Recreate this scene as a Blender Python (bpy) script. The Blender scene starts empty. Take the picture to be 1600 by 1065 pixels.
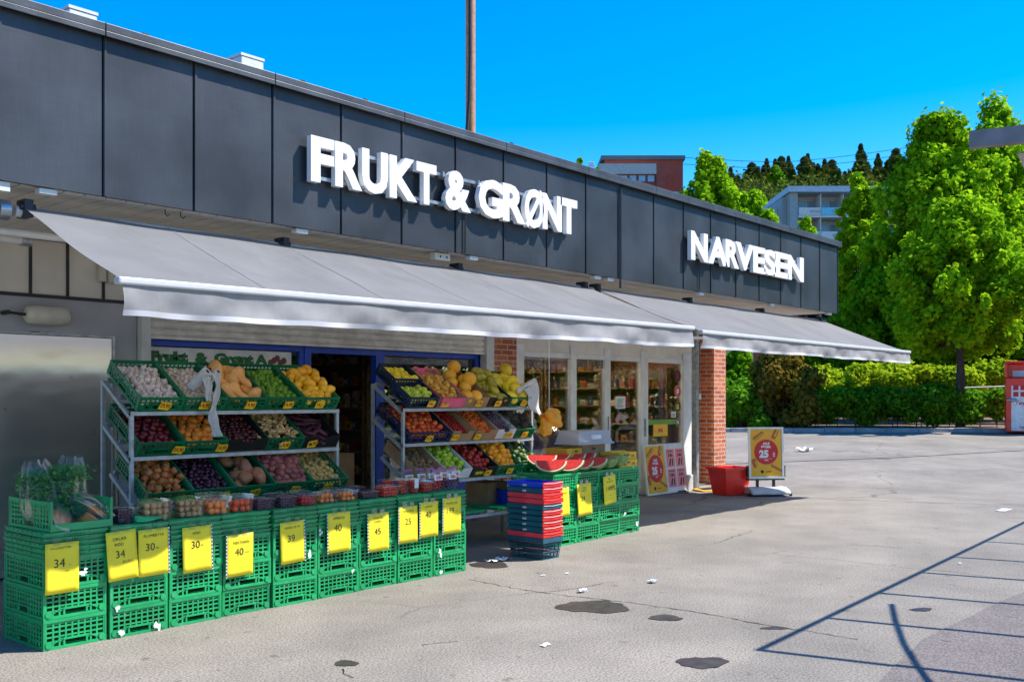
import bpy, math, random
import numpy as np
from mathutils import Matrix, Vector
R = random.Random(7)
PI = math.pi
sc = bpy.context.scene
col = sc.collection
# ------------------------------------------------------------------ survey of the place
F = 1540.0; HOR = 620.0; EYE = 1.6
A = math.radians(40.8); CA, SA = math.cos(A), math.sin(A)
def at(px, py, Y):
    t = (px-800)/F; Z = Y/(SA-t*CA)
    return Vector((Z*(CA+t*SA), Y, EYE+(HOR-py)/F*Z))
def gx(px, Y): return at(px, HOR, Y).x
def dp(px, py, Z):
    L = (px-800)/F*Z
    return Vector((Z*CA+L*SA, Z*SA-L*CA, EYE+(HOR-py)/F*Z))
def zl(Z, L, z=0.0): return Vector((Z*CA+L*SA, Z*SA-L*CA, z))
def gh(x, y):
    Z = x*CA+y*SA
    a = min(max((Z-17)/15, 0), 1)
    return .5*a*a*(1.6-.6*a) + max(0, 0)
def ground(px, py):
    Z = EYE*F/(py-HOR)
    for _ in range(30):
        p = dp(px, py, Z); Z = Z*.5 + .5*(EYE-gh(p.x, p.y))*F/(py-HOR)
    p = dp(px, py, Z); p.z = gh(p.x, p.y); return p
# ------------------------------------------------------------------ mesh helpers
class B:
    def __init__(s): s.v = []; s.f = []; s.m = []; s.sm = []
    def add(s, v, f, M=None, mi=0, smooth=False):
        n = len(s.v)
        s.v += [tuple(M @ Vector(p)) for p in v] if M else [tuple(p) for p in v]
        s.f += [tuple(i+n for i in q) for q in f]; s.m += [mi]*len(f); s.sm += [smooth]*len(f)
        return s
    def box(s, x0, x1, y0, y1, z0, z1, M=None, mi=0):
        v = [(x, y, z) for z in (z0, z1) for y in (y0, y1) for x in (x0, x1)]
        return s.add(v, [(0,2,3,1),(4,5,7,6),(0,1,5,4),(2,6,7,3),(0,4,6,2),(1,3,7,5)], M, mi)
    def tube(s, pts, r, n=8, M=None, mi=0, cap=True, r2=None):
        pts = [Vector(p) for p in pts]; v = []; f = []
        for i, p in enumerate(pts):
            d = (pts[min(i+1, len(pts)-1)]-pts[max(i-1, 0)]).normalized()
            a = d.cross(Vector((0, 0, 1)) if abs(d.z) < .95 else Vector((1, 0, 0))).normalized(); b = d.cross(a)
            rr = r if r2 is None else r+(r2-r)*i/(len(pts)-1)
            if isinstance(r, (list, tuple)): rr = r[i]
            for k in range(n):
                t = 2*PI*k/n; v.append(p+rr*(math.cos(t)*a+math.sin(t)*b))
        for i in range(len(pts)-1):
            for k in range(n):
                k2 = (k+1) % n; f.append((i*n+k, i*n+k2, (i+1)*n+k2, (i+1)*n+k))
        s.add(v, f, M, mi, True)
        if cap:
            m = len(pts)-1
            s.add(v, [tuple(range(n))[::-1], tuple(m*n+k for k in range(n))], M, mi)
        return s
    def lathe(s, prof, n=14, M=None, mi=0, ribs=0, amp=0):
        v = []; f = []
        for (r, z) in prof:
            for k in range(n):
                t = 2*PI*k/n; rr = r*(1+amp*math.cos(ribs*t)); v.append((rr*math.cos(t), rr*math.sin(t), z))
        for i in range(len(prof)-1):
            for k in range(n):
                k2 = (k+1) % n; f.append((i*n+k, i*n+k2, (i+1)*n+k2, (i+1)*n+k))
        return s.add(v, f, M, mi, True)
    def poly(s, pts, M=None, mi=0): return s.add(pts, [tuple(range(len(pts)))], M, mi)
    def prism(s, poly, y0, y1, M=None, mi=0):      # poly in xz
        n = len(poly); v = [(x, y0, z) for x, z in poly]+[(x, y1, z) for x, z in poly]
        f = [tuple(range(n)), tuple(range(n, 2*n))[::-1]]+[(i, n+i, n+(i+1) % n, (i+1) % n) for i in range(n)]
        return s.add(v, f, M, mi)
    def grid(s, fn, nu, nv, M=None, mi=0, smooth=True):
        v = [fn(i/nu, j/nv) for j in range(nv+1) for i in range(nu+1)]
        f = [(j*(nu+1)+i, j*(nu+1)+i+1, (j+1)*(nu+1)+i+1, (j+1)*(nu+1)+i) for j in range(nv) for i in range(nu)]
        return s.add(v, f, M, mi, smooth)
    def mesh(s, name, mat):
        me = bpy.data.meshes.new(name); me.from_pydata(s.v, [], s.f)
        for m in (mat if isinstance(mat, (list, tuple)) else [mat]): me.materials.append(m)
        me.polygons.foreach_set('material_index', s.m); me.polygons.foreach_set('use_smooth', s.sm)
        me.update(); return me
    def build(s, name, mat, parent=None, origin=None, bevel=0, solid=0):
        if parent is not None:
            o0 = origin0(parent)
            if o0.length > 0: s.v = [(a-o0.x, b-o0.y, c-o0.z) for a, b, c in s.v]
        elif origin is not None:
            s.v = [(a-origin[0], b-origin[1], c-origin[2]) for a, b, c in s.v]
        o = bpy.data.objects.new(name, s.mesh(name, mat)); col.objects.link(o); o.parent = parent
        if parent is None and origin is not None: o.location = origin
        if solid:
            m = o.modifiers.new('s', 'SOLIDIFY'); m.thickness = solid; m.offset = 0
        if bevel:
            m = o.modifiers.new('b', 'BEVEL'); m.width = bevel; m.segments = 2; m.limit_method = 'ANGLE'
        return o
def origin0(o):
    p = Vector((0, 0, 0))
    while o is not None: p = p+o.location; o = o.parent
    return p
def tag(o, label=None, cat=None, group=None, kind=None):
    if label: o['label'] = label
    if cat: o['category'] = cat
    if group: o['group'] = group
    if kind: o['kind'] = kind
    return o
def thing(name, label, cat, loc=(0, 0, 0), rz=0, group=None):
    o = bpy.data.objects.new(name, None); col.objects.link(o); o.location = loc; o.rotation_euler = (0, 0, rz)
    o.empty_display_size = .1
    return tag(o, label, cat, group)
def kids(o): return [c for c in o.children]
KID = {}
def dup(o, parent=None):
    c = o.copy(); col.objects.link(c); c.parent = parent
    for ch in o.children: dup(ch, c)
    return c
def ortho(ax):                                    # placing helper for text facing -Y
    return Matrix.Rotation(PI/2, 4, 'X')
_tc = {}
def textmesh(s, bold=0.0, ext=0.0):
    k = (s, bold, ext)
    if k not in _tc:
        cu = bpy.data.curves.new('t', 'FONT'); cu.body = s; cu.size = 1; cu.offset = bold; cu.extrude = ext
        cu.resolution_u = 3
        o = bpy.data.objects.new('t', cu); col.objects.link(o)
        dg = bpy.context.evaluated_depsgraph_get(); me = o.evaluated_get(dg).to_mesh()
        v = [tuple(p.co) for p in me.vertices]; f = [tuple(p.vertices) for p in me.polygons]
        bpy.data.objects.remove(o); bpy.data.curves.remove(cu)
        xs = [p[0] for p in v] or [0, 1]; ys = [p[1] for p in v] or [0, 1]
        _tc[k] = (v, f, min(xs), max(xs), min(ys), max(ys))
    return _tc[k]
def text(b, s, M, cx, cy, h, w=None, bold=0.0, ext=0.0, mi=0, z=0.0, maxw=None):
    v, f, x0, x1, y0, y1 = textmesh(s, bold, ext)
    sy = h/(y1-y0); sx = sy if w is None else w/(x1-x0)
    if maxw and (x1-x0)*sx > maxw: sx = maxw/(x1-x0)
    b.add([((p[0]-(x0+x1)/2)*sx+cx, (p[1]-(y0+y1)/2)*sy+cy, p[2]+z) for p in v], f, M, mi)
def face(x, y, z, rz=0, tilt=0, roll=0):          # local xy plane facing -Y, standing at x,y,z
    return Matrix.Translation((x, y, z)) @ Matrix.Rotation(rz, 4, 'Z') @ Matrix.Rotation(tilt, 4, 'X') @ Matrix.Rotation(PI/2, 4, 'X') @ Matrix.Rotation(roll, 4, 'Z')
def disc(b, M, cx, cy, r, z=0, mi=0, n=24, ry=None):
    ry = ry or r
    b.poly([(cx+r*math.cos(2*PI*k/n), cy+ry*math.sin(2*PI*k/n), z) for k in range(n)], M, mi)
# ------------------------------------------------------------------ materials
def mat(name, c, rough=.6, metal=0, var=.12, vs=6, bump=0, bs=60, rnd=0, hrnd=0, c2=None, spec=.5, coat=0, sss=0):
    m = bpy.data.materials.new(name); m.use_nodes = True; nt = m.node_tree; N = nt.nodes; L = nt.links
    p = N['Principled BSDF']; p.inputs['Roughness'].default_value = rough; p.inputs['Metallic'].default_value = metal
    p.inputs['Specular IOR Level'].default_value = spec; p.inputs['Coat Weight'].default_value = coat
    tc = N.new('ShaderNodeTexCoord')
    nz = N.new('ShaderNodeTexNoise'); nz.inputs['Scale'].default_value = vs; nz.inputs['Detail'].default_value = 5
    L.new(tc.outputs['Object'], nz.inputs['Vector'])
    cr = N.new('ShaderNodeValToRGB'); e = cr.color_ramp.elements
    a = c2 if c2 else tuple(x*(1-var) for x in c)
    b_ = c if c2 else tuple(min(1, x*(1+var)) for x in c)
    e[0].position = .35; e[0].color = (*a, 1); e[1].position = .65; e[1].color = (*b_, 1)
    L.new(nz.outputs['Fac'], cr.inputs['Fac']); out = cr.outputs['Color']
    if rnd or hrnd:
        oi = N.new('ShaderNodeObjectInfo'); h = N.new('ShaderNodeHueSaturation')
        mr = N.new('ShaderNodeMapRange'); mr.inputs[3].default_value = 1-rnd; mr.inputs[4].default_value = 1+rnd
        L.new(oi.outputs['Random'], mr.inputs[0]); L.new(mr.outputs[0], h.inputs['Value'])
        m2 = N.new('ShaderNodeMath'); m2.operation = 'MULTIPLY'; m2.inputs[1].default_value = 7.31
        m3 = N.new('ShaderNodeMath'); m3.operation = 'FRACT'
        mr2 = N.new('ShaderNodeMapRange'); mr2.inputs[3].default_value = .5-hrnd; mr2.inputs[4].default_value = .5+hrnd
        L.new(oi.outputs['Random'], m2.inputs[0]); L.new(m2.outputs[0], m3.inputs[0]); L.new(m3.outputs[0], mr2.inputs[0]); L.new(mr2.outputs[0], h.inputs['Hue'])
        L.new(out, h.inputs['Color']); out = h.outputs['Color']
    L.new(out, p.inputs['Base Color'])
    if bump:
        n2 = N.new('ShaderNodeTexNoise'); n2.inputs['Scale'].default_value = bs; n2.inputs['Detail'].default_value = 6
        L.new(tc.outputs['Object'], n2.inputs['Vector'])
        bp = N.new('ShaderNodeBump'); bp.inputs['Strength'].default_value = bump; bp.inputs['Distance'].default_value = .01
        L.new(n2.outputs['Fac'], bp.inputs['Height']); L.new(bp.outputs[0], p.inputs['Normal'])
    return m
def glass(name, tint=(1, 1, 1), gloss=1.0, milky=0.0, mcol=(.9, .9, .9), rough=0.0):
    m = bpy.data.materials.new(name); m.use_nodes = True; nt = m.node_tree; N = nt.nodes; L = nt.links; N.clear()
    o = N.new('ShaderNodeOutputMaterial'); t = N.new('ShaderNodeBsdfTransparent'); t.inputs[0].default_value = (*tint, 1)
    g = N.new('ShaderNodeBsdfGlossy'); g.inputs['Roughness'].default_value = rough
    fr = N.new('ShaderNodeFresnel'); fr.inputs[0].default_value = 1.5
    mu = N.new('ShaderNodeMath'); mu.operation = 'MULTIPLY'; mu.inputs[1].default_value = gloss; L.new(fr.outputs[0], mu.inputs[0])
    mx = N.new('ShaderNodeMixShader'); L.new(mu.outputs[0], mx.inputs[0]); L.new(g.outputs[0], mx.inputs[2])
    if milky:
        d = N.new('ShaderNodeBsdfDiffuse'); d.inputs[0].default_value = (*mcol, 1)
        m2 = N.new('ShaderNodeMixShader'); m2.inputs[0].default_value = milky
        L.new(t.outputs[0], m2.inputs[1]); L.new(d.outputs[0], m2.inputs[2]); L.new(m2.outputs[0], mx.inputs[1])
    else: L.new(t.outputs[0], mx.inputs[1])
    L.new(mx.outputs[0], o.inputs[0]); return m
def leafmat(name, c, c2, tr=.45):
    m = bpy.data.materials.new(name); m.use_nodes = True; nt = m.node_tree; N = nt.nodes; L = nt.links; N.clear()
    o = N.new('ShaderNodeOutputMaterial'); ge = N.new('ShaderNodeNewGeometry')
    cr = N.new('ShaderNodeValToRGB'); cr.color_ramp.elements[0].color = (*c2, 1); cr.color_ramp.elements[1].color = (*c, 1)
    tc = N.new('ShaderNodeTexCoord'); nz = N.new('ShaderNodeTexNoise'); nz.inputs['Scale'].default_value = .7; L.new(tc.outputs['Object'], nz.inputs['Vector'])
    ad = N.new('ShaderNodeMath'); ad.operation = 'MULTIPLY_ADD'; ad.inputs[1].default_value = .6
    L.new(ge.outputs['Random Per Island'], ad.inputs[0]); 
    sb = N.new('ShaderNodeMath'); sb.operation = 'MULTIPLY_ADD'; sb.inputs[1].default_value = 1.6; sb.inputs[2].default_value = -.6; L.new(nz.outputs['Fac'], sb.inputs[0]); L.new(sb.outputs[0], ad.inputs[2])
    L.new(ad.outputs[0], cr.inputs[0])
    d = N.new('ShaderNodeBsdfDiffuse'); t = N.new('ShaderNodeBsdfTranslucent'); mx = N.new('ShaderNodeMixShader'); mx.inputs[0].default_value = tr
    L.new(cr.outputs[0], d.inputs[0]); L.new(cr.outputs[0], t.inputs[0]); L.new(d.outputs[0], mx.inputs[1]); L.new(t.outputs[0], mx.inputs[2])
    L.new(mx.outputs[0], o.inputs[0]); return m
def emit(name, c, s):
    m = bpy.data.materials.new(name); m.use_nodes = True; nt = m.node_tree; N = nt.nodes; N.clear()
    o = N.new('ShaderNodeOutputMaterial'); e = N.new('ShaderNodeEmission'); e.inputs[0].default_value = (*c, 1); e.inputs[1].default_value = s
    nt.links.new(e.outputs[0], o.inputs[0]); return m
def brickmat(name, c1, c2, mortar, bw=.24, rh=.075, sep=1.0):
    m = mat(name, c1, .85); nt = m.node_tree; N = nt.nodes; L = nt.links; p = N['Principled BSDF']
    tc = N.new('ShaderNodeTexCoord'); sx = N.new('ShaderNodeSeparateXYZ'); L.new(tc.outputs['Object'], sx.inputs[0])
    ad = N.new('ShaderNodeMath'); L.new(sx.outputs[0], ad.inputs[0]); L.new(sx.outputs[1], ad.inputs[1])
    cb = N.new('ShaderNodeCombineXYZ'); L.new(ad.outputs[0], cb.inputs[0]); L.new(sx.outputs[2], cb.inputs[1])
    br = N.new('ShaderNodeTexBrick'); br.inputs['Color1'].default_value = (*c1, 1); br.inputs['Color2'].default_value = (*c2, 1); br.inputs['Mortar'].default_value = (*mortar, 1)
    br.inputs['Scale'].default_value = 1; br.inputs['Brick Width'].default_value = bw; br.inputs['Row Height'].default_value = rh; br.inputs['Mortar Size'].default_value = .0095; br.inputs['Mortar Smooth'].default_value = .3
    L.new(cb.outputs[0], br.inputs['Vector'])
    nz = N.new('ShaderNodeTexNoise'); nz.inputs['Scale'].default_value = 25; L.new(tc.outputs['Object'], nz.inputs['Vector'])
    mx = N.new('ShaderNodeMixRGB'); mx.blend_type = 'MULTIPLY'; mx.inputs[0].default_value = .5; L.new(br.outputs['Color'], mx.inputs[1]); L.new(nz.outputs['Fac'], mx.inputs[2])
    hs = N.new('ShaderNodeHueSaturation'); hs.inputs['Value'].default_value = 1.35; hs.inputs['Saturation'].default_value = 1; L.new(mx.outputs[0], hs.inputs['Color'])
    L.new(hs.outputs[0], p.inputs['Base Color'])
    bp = N.new('ShaderNodeBump'); bp.invert = True; bp.inputs['Strength'].default_value = .7; bp.inputs['Distance'].default_value = .008; L.new(br.outputs['Fac'], bp.inputs['Height']); L.new(bp.outputs[0], p.inputs['Normal'])
    return m
M_ = {}
def simple(k, *a, **kw): M_[k] = mat(k, *a, **kw); return M_[k]
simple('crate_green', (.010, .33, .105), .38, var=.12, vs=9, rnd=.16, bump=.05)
simple('crate_green_shaded', (.006, .15, .06), .4, var=.2, rnd=.2)  # shaded copy of crate_green for the racks, awning shade put into the colour
simple('crate_navy', (.008, .02, .07), .35, rnd=.2)
simple('folded_green', (.010, .29, .092), .4, var=.2, vs=12, rnd=.2)
simple('white_metal', (.62, .62, .6), .4, var=.06)
simple('letter_white', (.80, .80, .80), .35, var=.03)
simple('galv', (.36, .38, .40), .35, metal=.6, var=.25, vs=14)
simple('rack_grey', (.38, .41, .43), .42, metal=.3, var=.15, vs=20)
simple('alu', (.74, .74, .72), .35, metal=.1, var=.08)
simple('dark_metal', (.03, .033, .038), .5, metal=.3)
simple('black', (.012, .012, .013), .5)
simple('coping', (.05, .057, .064), .45, metal=.2, var=.25, vs=5, bump=.1, bs=40)
simple('soffit', (.68, .64, .57), .6, var=.08, vs=3)
simple('cream', (.74, .69, .60), .65, var=.1, vs=2.5)
simple('greywall', (.40, .40, .42), .6, var=.1, vs=3)
simple('shutter', (.80, .76, .68), .5, var=.14, vs=7)
simple('blue_frame', (.012, .07, .50), .4, var=.12)
def cloth(k, c, tr, **kw):
    m = simple(k, c, .8, **kw); nt = m.node_tree; N = nt.nodes; L = nt.links; p = N['Principled BSDF']
    t = N.new('ShaderNodeBsdfTranslucent'); L.new(p.inputs['Base Color'].links[0].from_socket, t.inputs[0]); mx = N.new('ShaderNodeMixShader'); mx.inputs[0].default_value = tr
    L.new(p.outputs[0], mx.inputs[1]); L.new(t.outputs[0], mx.inputs[2]); L.new(mx.outputs[0], N['Material Output'].inputs[0])
cloth('bagplastic', (.80, .80, .80), .4, var=.06, vs=20, bump=.6, bs=25)
cloth('fabric', (.35, .352, .355), .55, var=.06, vs=2.2, bump=.15, bs=8)
cloth('valance', (.42, .418, .415), .42, var=.12, vs=5, bump=.3, bs=14)
simple('bar_white', (.56, .56, .55), .35, var=.04)
simple('yellow_card', (.88, .70, .02), .55, var=.05)
simple('yellow_tag', (.88, .58, .01), .55, var=.06)
simple('ink', (.015, .015, .015), .6)
simple('red_ink', (.55, .02, .01), .6)
simple('card', (.36, .22, .11), .8, var=.15)
simple('card_yellow', (.75, .42, .03), .7, var=.15)
simple('card_white', (.7, .7, .68), .7, var=.06)
simple('red_plastic', (.88, .03, .018), .3, var=.08)
simple('teal_plastic', (.008, .10, .14), .35, var=.15)
simple('blue_plastic', (.01, .06, .62), .3)
simple('pink_plastic', (.75, .06, .09), .35)
simple('grey_plastic', (.50, .50, .50), .5, var=.1)
simple('paper', (.78, .78, .75), .8)
simple('pink_paper', (.85, .28, .27), .7, var=.03)
simple('orange_poster', (.85, .42, .015), .45, var=.06)
simple('poster_red', (.62, .012, .02), .45)
simple('sausage', (.42, .11, .03), .5)
simple('wood', (.42, .26, .12), .6, var=.2)
simple('tan_pole', (.42, .19, .07), .6, var=.2)
simple('concrete', (.36, .35, .33), .85, var=.18, vs=8, bump=.3)
simple('kerb', (.33, .33, .33), .85, var=.2, vs=4, bump=.4)
simple('soil', (.16, .10, .06), .95, var=.3, bump=.5)
simple('bark', (.06, .045, .035), .9, var=.3, vs=8, bump=.6, bs=20)
simple('floor', (.16, .15, .14), .5)
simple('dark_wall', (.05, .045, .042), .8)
simple('shopwall', (.30, .23, .17), .8)
simple('green_text', (.01, .16, .04), .5)

simple('orange_bag', (.85, .40, .01), .55, c2=(.85, .22, .005), vs=9, bump=.6, bs=30)
simple('pinklining', (.80, .12, .25), .5, bump=.4, bs=30)
simple('lamp_body', (.64, .60, .50), .4, var=.08)
simple('wet', (.050, .042, .036), .40, var=.3, vs=12, bump=.2, bs=120)
simple('litter', (.8, .8, .8), .6)
M_['pane'] = glass('pane', (.90, .92, .91), .9)
M_['clear'] = glass('clear_plastic', (.985, .985, .985), .55, .012, rough=.08)
M_['film'] = glass('bag_film', (.96, .97, .98), .40, .02, (.8, .85, .9), rough=.3)
M_['canopy_glass'] = glass('canopy_glass', (.86, .87, .87), 1.0, .22, (.75, .78, .78), rough=.1)
M_['milk'] = glass('milky_tub', (.9, .9, .9), 1.0, .65, (.62, .64, .68), rough=.3)
M_['bricks'] = brickmat('red_brick', (.58, .17, .065), (.34, .075, .03), (.50, .43, .36))
M_['farbrick'] = brickmat('far_brick', (.34, .07, .04), (.27, .05, .03), (.22, .1, .08), .3, .1)
def scuff(m, c, lo, hi, f, sc_=12, stretch=(1, 1, 1), det=10):
    nt = m.node_tree; N = nt.nodes; L = nt.links; p = N['Principled BSDF']; src = p.inputs['Base Color'].links[0].from_socket
    tc = N.new('ShaderNodeTexCoord'); mp = N.new('ShaderNodeMapping'); mp.inputs['Scale'].default_value = stretch; L.new(tc.outputs['Object'], mp.inputs[0])
    oi = N.new('ShaderNodeObjectInfo'); va = N.new('ShaderNodeVectorMath'); L.new(mp.outputs[0], va.inputs[0]); cb = N.new('ShaderNodeCombineXYZ'); ml = N.new('ShaderNodeMath'); ml.operation = 'MULTIPLY'; ml.inputs[1].default_value = 40; L.new(oi.outputs['Random'], ml.inputs[0]); L.new(ml.outputs[0], cb.inputs[0]); L.new(cb.outputs[0], va.inputs[1])
    nz = N.new('ShaderNodeTexNoise'); nz.inputs['Scale'].default_value = sc_; nz.inputs['Detail'].default_value = det; nz.inputs['Roughness'].default_value = .7; L.new(va.outputs[0], nz.inputs['Vector'])
    r = N.new('ShaderNodeValToRGB'); r.color_ramp.elements[0].position = lo; r.color_ramp.elements[1].position = hi; r.color_ramp.elements[1].color = (f, f, f, 1); L.new(nz.outputs['Fac'], r.inputs[0])
    mx = N.new('ShaderNodeMixRGB'); L.new(r.outputs[0], mx.inputs[0]); L.new(src, mx.inputs[1]); mx.inputs[2].default_value = (*c, 1)
    for l in list(src.links):
        s_ = l.to_socket
        if s_ != mx.inputs[1]: L.new(mx.outputs[0], s_)
for k_ in ('crate_green', 'folded_green'): scuff(M_[k_], (.22, .40, .28), .56, .74, .55, 10); scuff(M_[k_], (.03, .06, .03), .58, .76, .6, 5)
scuff(M_['fabric'], (.24, .235, .225), .50, .72, .55, 1.6, (1, .35, 1), 6); scuff(M_['valance'], (.30, .285, .26), .50, .70, .6, 3, (1, 1, .4), 8)
scuff(M_['shutter'], (.40, .34, .26), .52, .70, .6, 3, (1, 1, 6)); scuff(M_['letter_white'], (.62, .60, .56), .50, .78, .4, 3, (1, 1, .4))
# produce
prod = dict(
 garlic=((.74,.66,.56),.55,(.46,.30,.26)), shallot=((.72,.62,.50),.55,(.5,.34,.24)), butternut=((.78,.40,.12),.45,(.72,.32,.08)),
 lime=((.14,.30,.015),.35,(.09,.20,.01)), mango=((.88,.46,.02),.35,(.80,.33,.01)), redonion=((.19,.008,.014),.25,(.08,.006,.010)),
 clementine=((.78,.25,.02),.4,(.65,.18,.02)), plum=((.045,.006,.008),.25,(.08,.008,.01)), ginger=((.62,.40,.17),.6,(.44,.25,.09)),
 onion=((.50,.17,.035),.28,(.26,.06,.012)), purple=((.065,.008,.028),.25,(.03,.006,.015)), sweetpotato=((.40,.17,.07),.6,(.30,.11,.05)),
 redpotato=((.36,.095,.07),.45,(.22,.055,.045)), potato=((.56,.37,.11),.5,(.42,.25,.06)), lemon=((.88,.68,.03),.4,(.8,.55,.02)),
 pear=((.50,.56,.05),.4,(.36,.46,.04)), apple_mix=((.55,.50,.05),.3,(.60,.10,.03)), melon=((.86,.44,.03),.5,(.78,.34,.02)),
 papaya=((.55,.36,.03),.4,(.16,.20,.02)), yellowmelon=((.88,.64,.03),.4,(.75,.5,.02)), nectarine=((.42,.012,.01),.3,(.70,.16,.02)),
 cherry=((.55,.02,.01),.25,(.30,.01,.01)), chili=((.75,.20,.015),.35,(.62,.07,.01)), grape=((.07,.02,.06),.3,(.12,.05,.09)),
 artichoke=((.09,.075,.05),.6,(.05,.04,.03)), kiwi=((.20,.13,.05),.75,(.13,.08,.03)), greenapple=((.36,.52,.03),.3,(.28,.42,.02)),
 redapple=((.42,.02,.015),.3,(.25,.015,.012)), orange=((.90,.34,.01),.4,(.85,.26,.01)), avocado=((.07,.13,.02),.5,(.035,.07,.012)),
 beet=((.10,.015,.03),.5,(.05,.01,.02)), carrot=((.80,.24,.02),.5,(.7,.18,.02)), strawberry=((.60,.03,.02),.35,(.4,.02,.01)),
 tomato=((.75,.07,.015),.25,(.6,.04,.01)), apricot=((.88,.33,.05),.4,(.80,.16,.03)), blueberry=((.10,.03,.07),.4,(.04,.015,.04)),
 greens=((.06,.27,.04),.6,(.015,.10,.02)))
for k, (c, r, c2) in prod.items():
    c = tuple(min(.9, x*1.15) for x in c); c2 = tuple(min(.9, x*1.15) for x in c2); M_[k] = mat(k+'_skin', c, r, c2=c2, vs=22, rnd=.14, hrnd=.007, bump=.08)
# ================================================================== CAMERA, LIGHT, SKY
cam = bpy.data.cameras.new('camera'); co = bpy.data.objects.new('camera', cam); col.objects.link(co); sc.camera = co
cam.sensor_width = 36; cam.lens = F/1600*36; cam.shift_y = (HOR-532.5)/1600; cam.clip_end = 3000; cam.clip_start = .05
co.location = (0, 0, EYE); co.rotation_euler = (PI/2, 0, A-PI/2)
SUN = Vector((1.1, -1, 1.85)).normalized()
sl = bpy.data.lights.new('sun', 'SUN'); sl.energy = 4.1; sl.angle = math.radians(.5); sl.color = (1, .95, .88)
so = bpy.data.objects.new('sun', sl); col.objects.link(so); so.rotation_euler = SUN.to_track_quat('Z', 'Y').to_euler()
w = bpy.data.worlds.new('World'); sc.world = w; w.use_nodes = True
N = w.node_tree.nodes; L = w.node_tree.links; N.clear()
o_ = N.new('ShaderNodeOutputWorld'); bg = N.new('ShaderNodeBackground'); sk = N.new('ShaderNodeTexSky')
sk.sky_type = 'NISHITA'; sk.sun_disc = False; sk.sun_elevation = math.asin(SUN.z); sk.sun_rotation = math.atan2(SUN.x, SUN.y)
sk.air_density = 1.0; sk.dust_density = .2; sk.ozone_density = 3.0
hs = N.new('ShaderNodeHueSaturation'); hs.inputs['Saturation'].default_value = 1.58; hs.inputs['Hue'].default_value = .507; hs.inputs['Value'].default_value = .90
L.new(sk.outputs[0], hs.inputs['Color']); L.new(hs.outputs[0], bg.inputs[0]); bg.inputs[1].default_value = .15; L.new(bg.outputs[0], o_.inputs[0])
sc.view_settings.view_transform = 'Standard'; sc.view_settings.look = 'None'; sc.view_settings.exposure = 1.06; sc.view_settings.gamma = 1
# ================================================================== GROUND
def asphalt(name, base, warm):
    m = mat(name, base, .9); nt = m.node_tree; N = nt.nodes; L = nt.links; p = N['Principled BSDF']
    tc = N.new('ShaderNodeTexCoord')
    def noise(s, d=5): 
        n = N.new('ShaderNodeTexNoise'); n.inputs['Scale'].default_value = s; n.inputs['Detail'].default_value = d; L.new(tc.outputs['Object'], n.inputs['Vector']); return n
    def ramp(src, a, b, c0, c1):
        r = N.new('ShaderNodeValToRGB'); r.color_ramp.elements[0].position = a; r.color_ramp.elements[1].position = b
        r.color_ramp.elements[0].color = (*c0, 1); r.color_ramp.elements[1].color = (*c1, 1); L.new(src, r.inputs[0]); return r.outputs[0]
    def mul(a, b, f=1):
        x = N.new('ShaderNodeMixRGB'); x.blend_type = 'MULTIPLY'; x.inputs[0].default_value = f; L.new(a, x.inputs[1]); L.new(b, x.inputs[2]); return x.outputs[0]
    c = ramp(noise(.45, 6).outputs['Fac'], .3, .72, tuple(x*.80 for x in base), warm)
    c = mul(c, ramp(noise(1.7, 8).outputs['Fac'], .32, .66, (.84, .83, .82), (1.08, 1.07, 1.06)))
    g1 = noise(70, 4); c = mul(c, ramp(g1.outputs['Fac'], .38, .64, (.62, .62, .62), (1.30, 1.29, 1.27)))
    vo = N.new('ShaderNodeTexVoronoi'); vo.inputs['Scale'].default_value = 38; L.new(tc.outputs['Object'], vo.inputs['Vector'])
    c = mul(c, ramp(vo.outputs['Distance'], .08, .24, (.50, .48, .47), (1, 1, 1)))
    n3 = noise(7, 8); c = mul(c, ramp(n3.outputs['Fac'], .28, .36, (.62, .6, .58), (1, 1, 1)))
    # hairline cracks
    v2 = N.new('ShaderNodeTexVoronoi'); v2.feature = 'DISTANCE_TO_EDGE'; v2.inputs['Scale'].default_value = .42
    dn = noise(2.2, 6); mxv = N.new('ShaderNodeMixRGB'); mxv.inputs[0].default_value = .22; L.new(tc.outputs['Object'], mxv.inputs[1]); L.new(dn.outputs['Color'], mxv.inputs[2])
    L.new(mxv.outputs[0], v2.inputs['Vector'])
    ck = ramp(v2.outputs['Distance'], .0015, .0045, (.35, .33, .30), (1, 1, 1))
    # only here and there
    sel = ramp(noise(.35, 2).outputs['Fac'], .5, .56, (0, 0, 0), (1, 1, 1))
    x = N.new('ShaderNodeMixRGB'); x.blend_type = 'MIX'; L.new(sel, x.inputs[0]); x.inputs[1].default_value = (1, 1, 1, 1); L.new(ck, x.inputs[2])
    c = mul(c, x.outputs[0]); L.new(c, p.inputs['Base Color'])
    bp = N.new('ShaderNodeBump'); bp.inputs['Strength'].default_value = .55; bp.inputs['Distance'].default_value = .006; L.new(g1.outputs['Fac'], bp.inputs['Height']); L.new(bp.outputs[0], p.inputs['Normal'])
    return m
M_['asphalt'] = asphalt('asphalt', (.245, .224, .190), (.295, .266, .224))
M_['asphalt2'] = asphalt('asphalt_brown', (.19, .165, .155), (.215, .185, .17))
M_['asphalt3'] = asphalt('asphalt_tan', (.24, .215, .19), (.285, .245, .21))
b = B(); n = 90
Zs = [-60+i*4 for i in range(18)]+[12+i*1.0 for i in range(0, 30)]+[44, 50, 60, 80]
Ls = list(range(-90, -20, 10))+[i*3 for i in range(-7, 12)]+list(range(40, 140, 10))
vv = []
for Z in Zs:
    for Lq in Ls:
        q = zl(Z, Lq); vv.append((q.x, q.y, gh(q.x, q.y)))
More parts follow.
